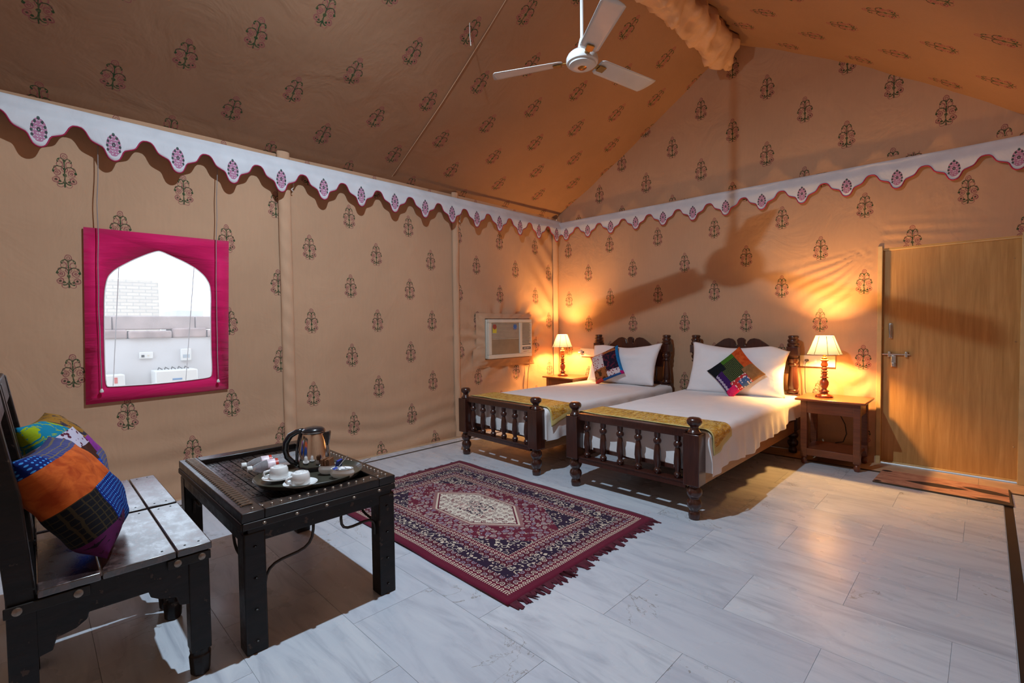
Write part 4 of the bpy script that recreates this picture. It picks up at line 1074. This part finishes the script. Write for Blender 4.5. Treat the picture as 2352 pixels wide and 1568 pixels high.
# ------------------------------------------------------------------ chairs
def chair(x0, x1, lab):
    t = empty('chair', ((x0+x1)/2, -5.33, 0), lab, 'chair', 'dark low wooden chairs'); W2 = (x1-x0)/2
    yf, yb = .27, -.28          # local y : front edge, back edge
    # front legs with turned foot collar
    for sx in (-1, 1):
        cx = sx*(W2-.045)
        MB().box(cx-.034, yf-.075, .10, cx+.034, yf-.008, .485).lathe([(.026, 0), (.034, .006), (.036, .04), (.038, .075), (.034, .082), (.034, .09), (.036, .104)], (cx, yf-.0415, 0), 8).build('front_leg', M_carved, t, bevel=.004)
        # rear leg carries on as back post, leaning back
        mb = MB(); pts = [(-.0, 0), (-.0, .50), (-.05, .80), (-.11, 1.14)]
        poly = [(yb+.005, 0), (yb+.072, 0), (yb+.072, .50), (yb+.050, .80), (yb-.0, 1.12), (yb-.055, 1.12), (yb-.015, .80), (yb+.005, .50)]
        mb.prism(poly, 'x', cx-.032, cx+.032); mb.build('back_post', M_carved, t, bevel=.005)
    # seat planks
    ysx = [yb+.03, -.045, .155, yf]; 
    for a, b in ((yb+.075, -.052), (-.049, .157), (.160, yf)):
        k = W2
        MB().box(-k, a, .485, k, b, .512).build('seat_plank', M_seat, t, bevel=.004)
    # aprons with curved corner brackets
    def apron(L_):
        return [(-L_, .485), (L_, .485), (L_, .29), (L_-.045, .30), (L_-.055, .335), (L_-.10, .345), (L_-.13, .365), (L_-.135, .385), (-L_+.135, .385), (-L_+.13, .365), (-L_+.10, .345), (-L_+.055, .335), (-L_+.045, .30), (-L_, .29)]
    MB().prism(apron(W2-.075), 'y', yf-.060, yf-.030).build('apron', M_carved, t, bevel=.003)
    for sx in (-1, 1):
        mid = (yf+yb)/2; q = [(p[0]+mid, p[1]) for p in apron((yf-yb)/2-.06)]
        MB().prism(q, 'x', sx*(W2-.03)-.014, sx*(W2-.03)+.014).build('apron', M_carved, t, bevel=.003)
        # metal straps with bolts
        for ya, yc in ((yf-.14, yf-.004), (yb+.0, yb+.20)):
            st = MB().box(sx*(W2-.004)-.004, ya, .448, sx*(W2-.004)+.004, yc, .482).build('strap', M_strap, t, bevel=.003)
            for yy in (ya+.03, yc-.03):
                MB().lathe([(.013, 0), (.012, .004), (.004, .007)], n=12, M=Matrix.Translation((sx*(W2), yy, .465)) @ Matrix.Rotation(sx*PI/2, 4, 'Y')).build('bolt', M_stud, st)
    # backrest
    MB().prism([(yb-.03, 1.02), (yb+.01, 1.02), (yb-.005, 1.13), (yb-.05, 1.14)], 'x', -W2+.07, W2-.07).build('top_rail', M_carved, t, bevel=.005)
    MB().prism([(yb+.022, .60), (yb+.050, .60), (yb+.045, .68), (yb+.017, .68)], 'x', -W2+.07, W2-.07).build('lower_rail', M_carved, t, bevel=.004)
    for k in range(5):
        x = -W2+.12+k*(2*W2-.24)/4
        MB().prism([(yb+.025, .67), (yb+.04, .67), (yb-.005, 1.03), (yb-.02, 1.03)], 'x', x-.018, x+.018).build('back_slat', M_carved, t, bevel=.003)
    for k in range(3): MB().box(-.02, yf-.05, .05, .02, yf-.04, .06) if False else None
    # nails in the planks
    n_ = 0
    for x in (-W2+.035, W2-.035):
        for y in (yf-.035, .19, .12, .0):
            MB().sphere((x+.006*math.sin(y*50), y, .5115), .0045, 5, .5).build('nail', M_dark, t)
    return t
chair(1.835, 2.425, 'dark low wooden chair at front left with orange and blue cushion')
chair(1.215, 1.805, 'dark low wooden chair beyond the nearer one, by the tent wall')

# ------------------------------------------------------------------ coffee table
tb = empty('coffee_table', (1.865, -4.61, 0), 'dark carved square-legged coffee table with brass studs holding the tea tray', 'coffee table')
TX, TY, TZ = .565, .345, .585
for sx in (-1, 1):
    for sy in (-1, 1):
        x, y = sx*(TX-.045), sy*(TY-.045)
        mb = MB().box(x-.042, y-.042, .0, x+.042, y+.042, .50)
        lg = mb.build('leg', M_carved, tb, bevel=.006)
        for z in (.05, .18, .31, .44):
            MB().sphere((x+sx*0+ .043, y+.0, z), .008, 5, .6).build('leg_stud', M_strap, lg)
def rail(name, x0, y0, x1, y1, z0, z1, par=tb, mat=M_carved, bev=.004): return MB().box(x0, y0, z0, x1, y1, z1).build(name, mat, par, bevel=bev)
rail('apron', -TX+.02, -TY+.005, TX-.02, -TY+.03, .455, .545); rail('apron', -TX+.02, TY-.03, TX-.02, TY-.005, .455, .545)
rail('apron', -TX+.005, -TY+.02, -TX+.03, TY-.02, .455, .545); rail('apron', TX-.03, -TY+.02, TX-.005, TY-.02, .455, .545)
for (x0, y0, x1, y1) in ((-TX-.002, -TY-.002, TX+.002, -TY+.085), (-TX-.002, TY-.085, TX+.002, TY+.002), (-TX-.002, -TY+.085, -TX+.085, TY-.085), (TX-.085, -TY+.085, TX+.002, TY-.085)):
    rail('top_frame', x0, y0, x1, y1, .545, TZ, mat=M_carvtop)
def edge_strip(x0, y0, x1, y1): return rail('edge_strap', x0, y0, x1, y1, .515, .545, mat=simple('dark_metal_strap', '#221a17', .45, .3, var=.3, scale=40), bev=.006)
es = edge_strip(TX-.004, -TY+.0, TX+.006, TY); edge_strip(-TX, -TY-.006, TX, -TY+.004)
sv = None
for k in range(5):
    s_ = MB().sphere((TX+.006, -TY+.08+k*.13, .530), .010, 6, .7).build('strap_stud', M_stud, es)
rod = MB().tube([(0, -.022, 0), (0, -.018, .004), (0, .018, .004), (0, .022, 0)], .0055, 6).mesh('rod_stud', M_stud)
for k in range(34):
    x = -TX+.04+k*.032
    if x > TX-.07: break
    for y in (-TY+.045,):
        o = bpy.data.objects.new('rod_stud', rod); COL.objects.link(o); o.parent = tb; o.location = (x, y, TZ)
stud = MB().sphere((0, 0, 0), .0085, 6, .75).mesh('stud', M_stud)
for k in range(16):
    o = bpy.data.objects.new('stud', stud); COL.objects.link(o); o.parent = tb; o.location = (TX-.04, -TY+.05+k*.038, TZ)
for k in range(30):
    o = bpy.data.objects.new('stud', stud); COL.objects.link(o); o.parent = tb; o.location = (-TX+.05+k*.036, TY-.03, TZ)
PZ = .562
rail('panel_base', -TX+.08, -TY+.08, TX-.08, TY-.08, .548, .553)
# small carved blocks laid in rows
blk = {}
rowh = .062; y = -TY+.10; ri = 0
while y+rowh < TY-.10:
    x = -TX+.10-(.045 if ri % 2 else 0)
    while x < TX-.10:
        a, b = max(x, -TX+.10), min(x+.112, TX-.10)
        if b-a > .02:
            key = round(b-a, 3)
            if key not in blk:
                q = MB(); L_ = b-a-.006; H_ = rowh-.006
                q.box(0, 0, 0, L_, H_, .008)
                q.box(L_*.2, H_*.3, .008, L_*.8, H_*.45, .0105); q.box(L_*.2, H_*.6, .008, L_*.8, H_*.72, .0105)
                blk[key] = q.mesh('carved_block', M_carvtop)
            o = bpy.data.objects.new('carved_block', blk[key]); COL.objects.link(o); o.parent = tb; o.location = (a+.002, y+.002, .553+.001*random.random())
        x += .112
    y += rowh; ri += 1
# iron corner scrolls under the apron
def scroll(pa, pb, nrm):
    pa, pb = Vector(pa), Vector(pb); pts = []
    for k in range(13):
        s_ = k/12; p = pa.lerp(pb, s_); side = .045*math.sin(s_*PI*2)
        pts.append(p+Vector(nrm)*side)
    return MB().tube(pts, .0065, 8).build('iron_scroll', M_cord, tb, ang=180)
scroll((TX-.045, -TY+.09, .22), (TX-.045, -TY+.30, .455), (0, -.7, .7)); scroll((TX-.045, TY-.09, .30), (TX-.045, TY-.26, .455), (0, .7, .7))
scroll((TX-.10, -TY+.045, .22), (TX-.30, -TY+.045, .455), (.7, 0, .7)); scroll((-TX+.10, -TY+.045, .30), (-TX+.26, -TY+.045, .455), (-.7, 0, .7))
scroll((-TX+.10, TY-.045, .22), (-TX+.28, TY-.045, .455), (-.7, 0, .7)); scroll((-TX+.045, TY-.10, .22), (-TX+.045, TY-.28, .455), (0, .7, .7))
scroll((TX-.10, TY-.045, .22), (TX-.28, TY-.045, .455), (.7, 0, .7))

# ------------------------------------------------------------------ tea things
TT = .563
def tray():
    m = simple('olive_grey_tray', '#3c3a30', .3, 0, var=.05, coat=.3)
    mb = MB(); N = 64; prof_ = [(.0, .004), (.90, .004), (.94, .007), (.99, .022), (1.0, .024), (1.01, .022), (.96, .003), (.93, 0), (0, 0)]
    vs = []; fs = []
    for r, z in prof_:
        for i in range(N):
            th = 2*PI*i/N; vs.append((r*.205*math.cos(th)+1e-5, r*.25*math.sin(th), z))
    for j in range(len(prof_)-1):
        for i in range(N): fs.append((j*N+i, j*N+(i+1) % N, (j+1)*N+(i+1) % N, (j+1)*N+i))
    mb.add(vs, fs); o = mb.build('tray', m); o.location = (2.15, -4.57, .5865); o.rotation_euler = (0, 0, math.radians(-18)); weld(o)
    tag(o, 'oval olive grey serving tray on the coffee table', 'tray'); return o
tray()
TRZ = .592
def saucer(loc, lab):
    o = MB().lathe([(.001, .002), (.028, .002), (.030, 0), (.034, .0), (.036, .004), (.060, .008), (.074, .015), (.0745, .017), (.060, .0115), (.030, .007), (.001, .006)], n=40, caps=False).build('saucer', M_porcelain, ang=60); o.location = loc; tag(o, lab, 'saucer', 'white saucers on the tray')
def cup(loc, rz, lab):
    t = empty('teacup', loc, lab, 'cup', 'white teacups upside down on saucers', rz)
    MB().lathe([(.041, 0), (.0425, .002), (.042, .03), (.040, .045), (.036, .052), (.024, .054), (.022, .057), (.018, .057), (.017, .053), (.001, .052)], n=32).build('cup_body', M_porcelain, t, ang=50)
    MB().tube([(.040, 0, .012), (.060, 0, .014), (.066, 0, .024), (.062, 0, .036), (.040, 0, .040)], [.006, .006, .0065, .006, .006], 8).build('cup_handle', M_porcelain, t, ang=180)
c1 = (2.105, -4.70, TRZ+.001); c2 = (2.275, -4.665, TRZ+.001)
saucer(c1, 'white saucer under the cup nearer the water bottles'); saucer(c2, 'white saucer under the cup nearest the tray front')
cup((c1[0], c1[1], c1[2]+.0115), math.radians(-100), 'white teacup upside down on saucer beside the water bottles')
cup((c2[0], c2[1], c2[2]+.0115), math.radians(-85), 'white teacup upside down on saucer at the tray front')
# kettle
kt = empty('kettle', (2.035, -4.50, TRZ), 'steel electric kettle with black handle and lid on the tray', 'kettle', None, math.radians(0))
kang = math.radians(52)   # spout direction (image right)
kt.rotation_euler = (0, 0, kang); kt.scale = (1.1, 1.1, 1.07)
m, nt, b = new_mat('polished_steel'); b.inputs['Metallic'].default_value = 1; b.inputs['Roughness'].default_value = .12; g = G(nt); g.put(b.inputs['Base Color'], g.mix(g.noise(g.obj(), 3, 2), (.62, .58, .55, 1), (.74, .70, .67, 1)))
MB().lathe([(.066, .016), (.068, .020), (.072, .035), (.072, .06), (.068, .10), (.061, .14), (.054, .168), (.050, .176)], n=48, caps=False).build('kettle_body', m, kt, ang=180)
MB().lathe([(.060, 0), (.070, .001), (.071, .016), (.066, .018)], n=40).build('kettle_base', M_blackplastic, kt)
MB().lathe([(.051, .174), (.053, .180), (.050, .190), (.040, .198), (.020, .203), (.001, .204)], n=40).build('lid', M_blackplastic, kt, ang=180)
MB().lathe([(.0535, .1785), (.0545, .180), (.0535, .1815)], n=40, caps=False).build('lid_ring', M_chrome, kt)
MB().prism([(.045, .172), (.076, .180), (.077, .168), (.068, .110), (.060, .110)], 'y', -.016, .016).build('spout', M_blackplastic, kt, bevel=.006)
hp = [(-.045, .186), (-.075, .180), (-.105, .163), (-.125, .130), (-.130, .095), (-.122, .060), (-.100, .035), (-.075, .022)]
mb = MB(); mb.tube([(x, 0, z) for x, z in hp], [.012, .013, .0145, .0145, .014, .0135, .013, .011], 12); mb.build('kettle_handle', M_blackplastic, kt, ang=180)
MB().prism([(-.050, .178), (-.062, .178), (-.080, .10), (-.082, .022), (-.070, .022), (-.072, .06), (-.066, .12)], 'y', -.013, .013).build('handle_mount', M_blackplastic, kt, bevel=.003)
# bowls of sachets
def bowl(loc, rz, lab, sx=1.0):
    o = MB().lathe([(.001, 0), (.022, 0), (.030, .004), (.037, .016), (.038, .026), (.034, .038), (.0345, .041), (.032, .040), (.034, .026), (.030, .012), (.001, .008)], n=36, caps=False).build('bowl', M_porcelain, ang=60)
    o.scale = (1.6*sx, .98*sx, 1.12); o.location = loc; o.rotation_euler = (0, 0, rz); tag(o, lab, 'bowl', 'white sachet bowls'); return o
bowl((2.30, -4.475, TRZ), math.radians(40), 'white oval bowl of sugar sachets at the right end of the tray')
bowl((2.19, -4.49, TRZ), math.radians(60), 'white bowl of brown sachets beside the kettle', .85)
M_brown = simple('brown_paper_sachet', '#6e4324', .6); M_blue = simple('blue_sachet', '#14328c', .4); M_wht = simple('white_paper_sachet', (.8, .8, .82, 1), .5)
for k in range(6):
    a = math.radians(35); dx, dy = math.cos(a), math.sin(a); o_ = Vector((2.165, -4.505, 0))+Vector((dx, dy, 0))*(k*.009)
    o = MB().box(-.003, -.022, 0, .003, .022, .052).build('sachet', M_brown); o.location = (o_.x, o_.y, TRZ+.022+.002*(k % 3)); o.rotation_euler = (math.radians(6*(k % 2)), math.radians(-6), a)
    tag(o, 'brown paper sachet standing in the bowl beside the kettle', 'sachet', 'brown sachets in the small bowl')
for k in range(1):
    o = MB().box(-.006, -.022, 0, .006, .022, .045).build('sachet', M_blue); o.location = (2.222+.008*k, -4.458+.006*k, TRZ+.024); o.rotation_euler = (0, math.radians(10), math.radians(35)); tag(o, 'blue sachet at the end of the row of brown sachets', 'sachet')
rnd = random.Random(2)
for k in range(6):
    a = math.radians(40); t_ = -.03+k*.012
    mat_ = M_blue if k == 0 else M_wht
    o = MB().box(-.015, -.010, 0, .015, .010, .003).build('sachet', mat_); o.location = (2.30+math.cos(a)*t_, -4.475+math.sin(a)*t_, TRZ+.040+.0015*k); o.rotation_euler = (rnd.uniform(-.3, .3), rnd.uniform(-.3, .3), rnd.uniform(0, 3))
    tag(o, 'blue sachet lying on the white sachets in the oval bowl' if k == 0 else 'white sachet lying in the oval bowl', 'sachet', None if k == 0 else 'white sachets in the oval bowl')
o = MB().tube([(2.245, -4.49, TRZ+.02), (2.29, -4.44, TRZ+.10)], [.0022, .0022], 8).sphere((2.245, -4.49, TRZ+.022), .008, 6, .6).build('teaspoon', M_chrome, ang=60); tag(o, 'steel teaspoon leaning in the bowl beside the kettle', 'spoon')
o = MB().tube([(2.325, -4.455, TRZ+.035), (2.37, -4.36, TRZ+.085)], [.0018, .0018], 8).sphere((2.325, -4.455, TRZ+.037), .007, 6, .6).build('teaspoon', M_chrome, ang=60); tag(o, 'thin steel teaspoon sticking out of the oval bowl', 'spoon')
# water bottles
def clear_plastic():
    m, nt, b = new_mat('clear_bottle_plastic'); b.inputs['Base Color'].default_value = (.93, .92, .95, 1); b.inputs['Roughness'].default_value = .05; b.inputs['Transmission Weight'].default_value = .82; b.inputs['IOR'].default_value = 1.2
    g = G(nt); x = g.n('ShaderNodeTexWave', bands_direction='Z'); x.inputs['Scale'].default_value = 12; g.put(x.inputs['Vector'], g.obj()); g.bump(x.outputs[1], .3, .002, b); return m
M_pet = clear_plastic()
M_label = simple('pink_white_label', (.78, .62, .66, 1), .4, var=.25, scale=30); M_redlab = simple('red_label_edge', '#b8321c', .4)
def bottle(loc, az, lab):
    t = empty('water_bottle', loc, lab, 'bottle', None); t.rotation_euler = (0, PI/2, az)
    prof_ = [(.030, .002), (.033, .010), (.034, .04)]+[(.034-.0018*(k % 2), .045+.012*k) for k in range(8)]+[(.034, .145), (.034, .195), (.033, .21), (.027, .235), (.018, .255), (.013, .265), (.013, .278)]
    MB().lathe(prof_, n=28).build('bottle_body', M_pet, t, ang=180)
    MB().lathe([(.0343, .150), (.0346, .151), (.0346, .200), (.0343, .201)], n=28, caps=False).build('label_sleeve', M_label, t, label='pink and white label sleeve')
    MB().lathe([(.0347, .150), (.0349, .151), (.0349, .163), (.0347, .164)], n=28, caps=False).build('label_band', M_redlab, t, label='red band of the label')
    MB().lathe([(.0145, .270), (.016, .272), (.016, .290), (.014, .293)], n=20).build('cap', M_white, t)
    return t
# cap points toward the camera-left; local z is the bottle axis
b1 = bottle((1.795, -4.475, .603), math.radians(-98), 'clear plastic water bottle lying on the table behind the other bottle')
b2 = bottle((1.888, -4.475, .603), math.radians(-98), 'clear plastic water bottle with red band lying nearer the cups')
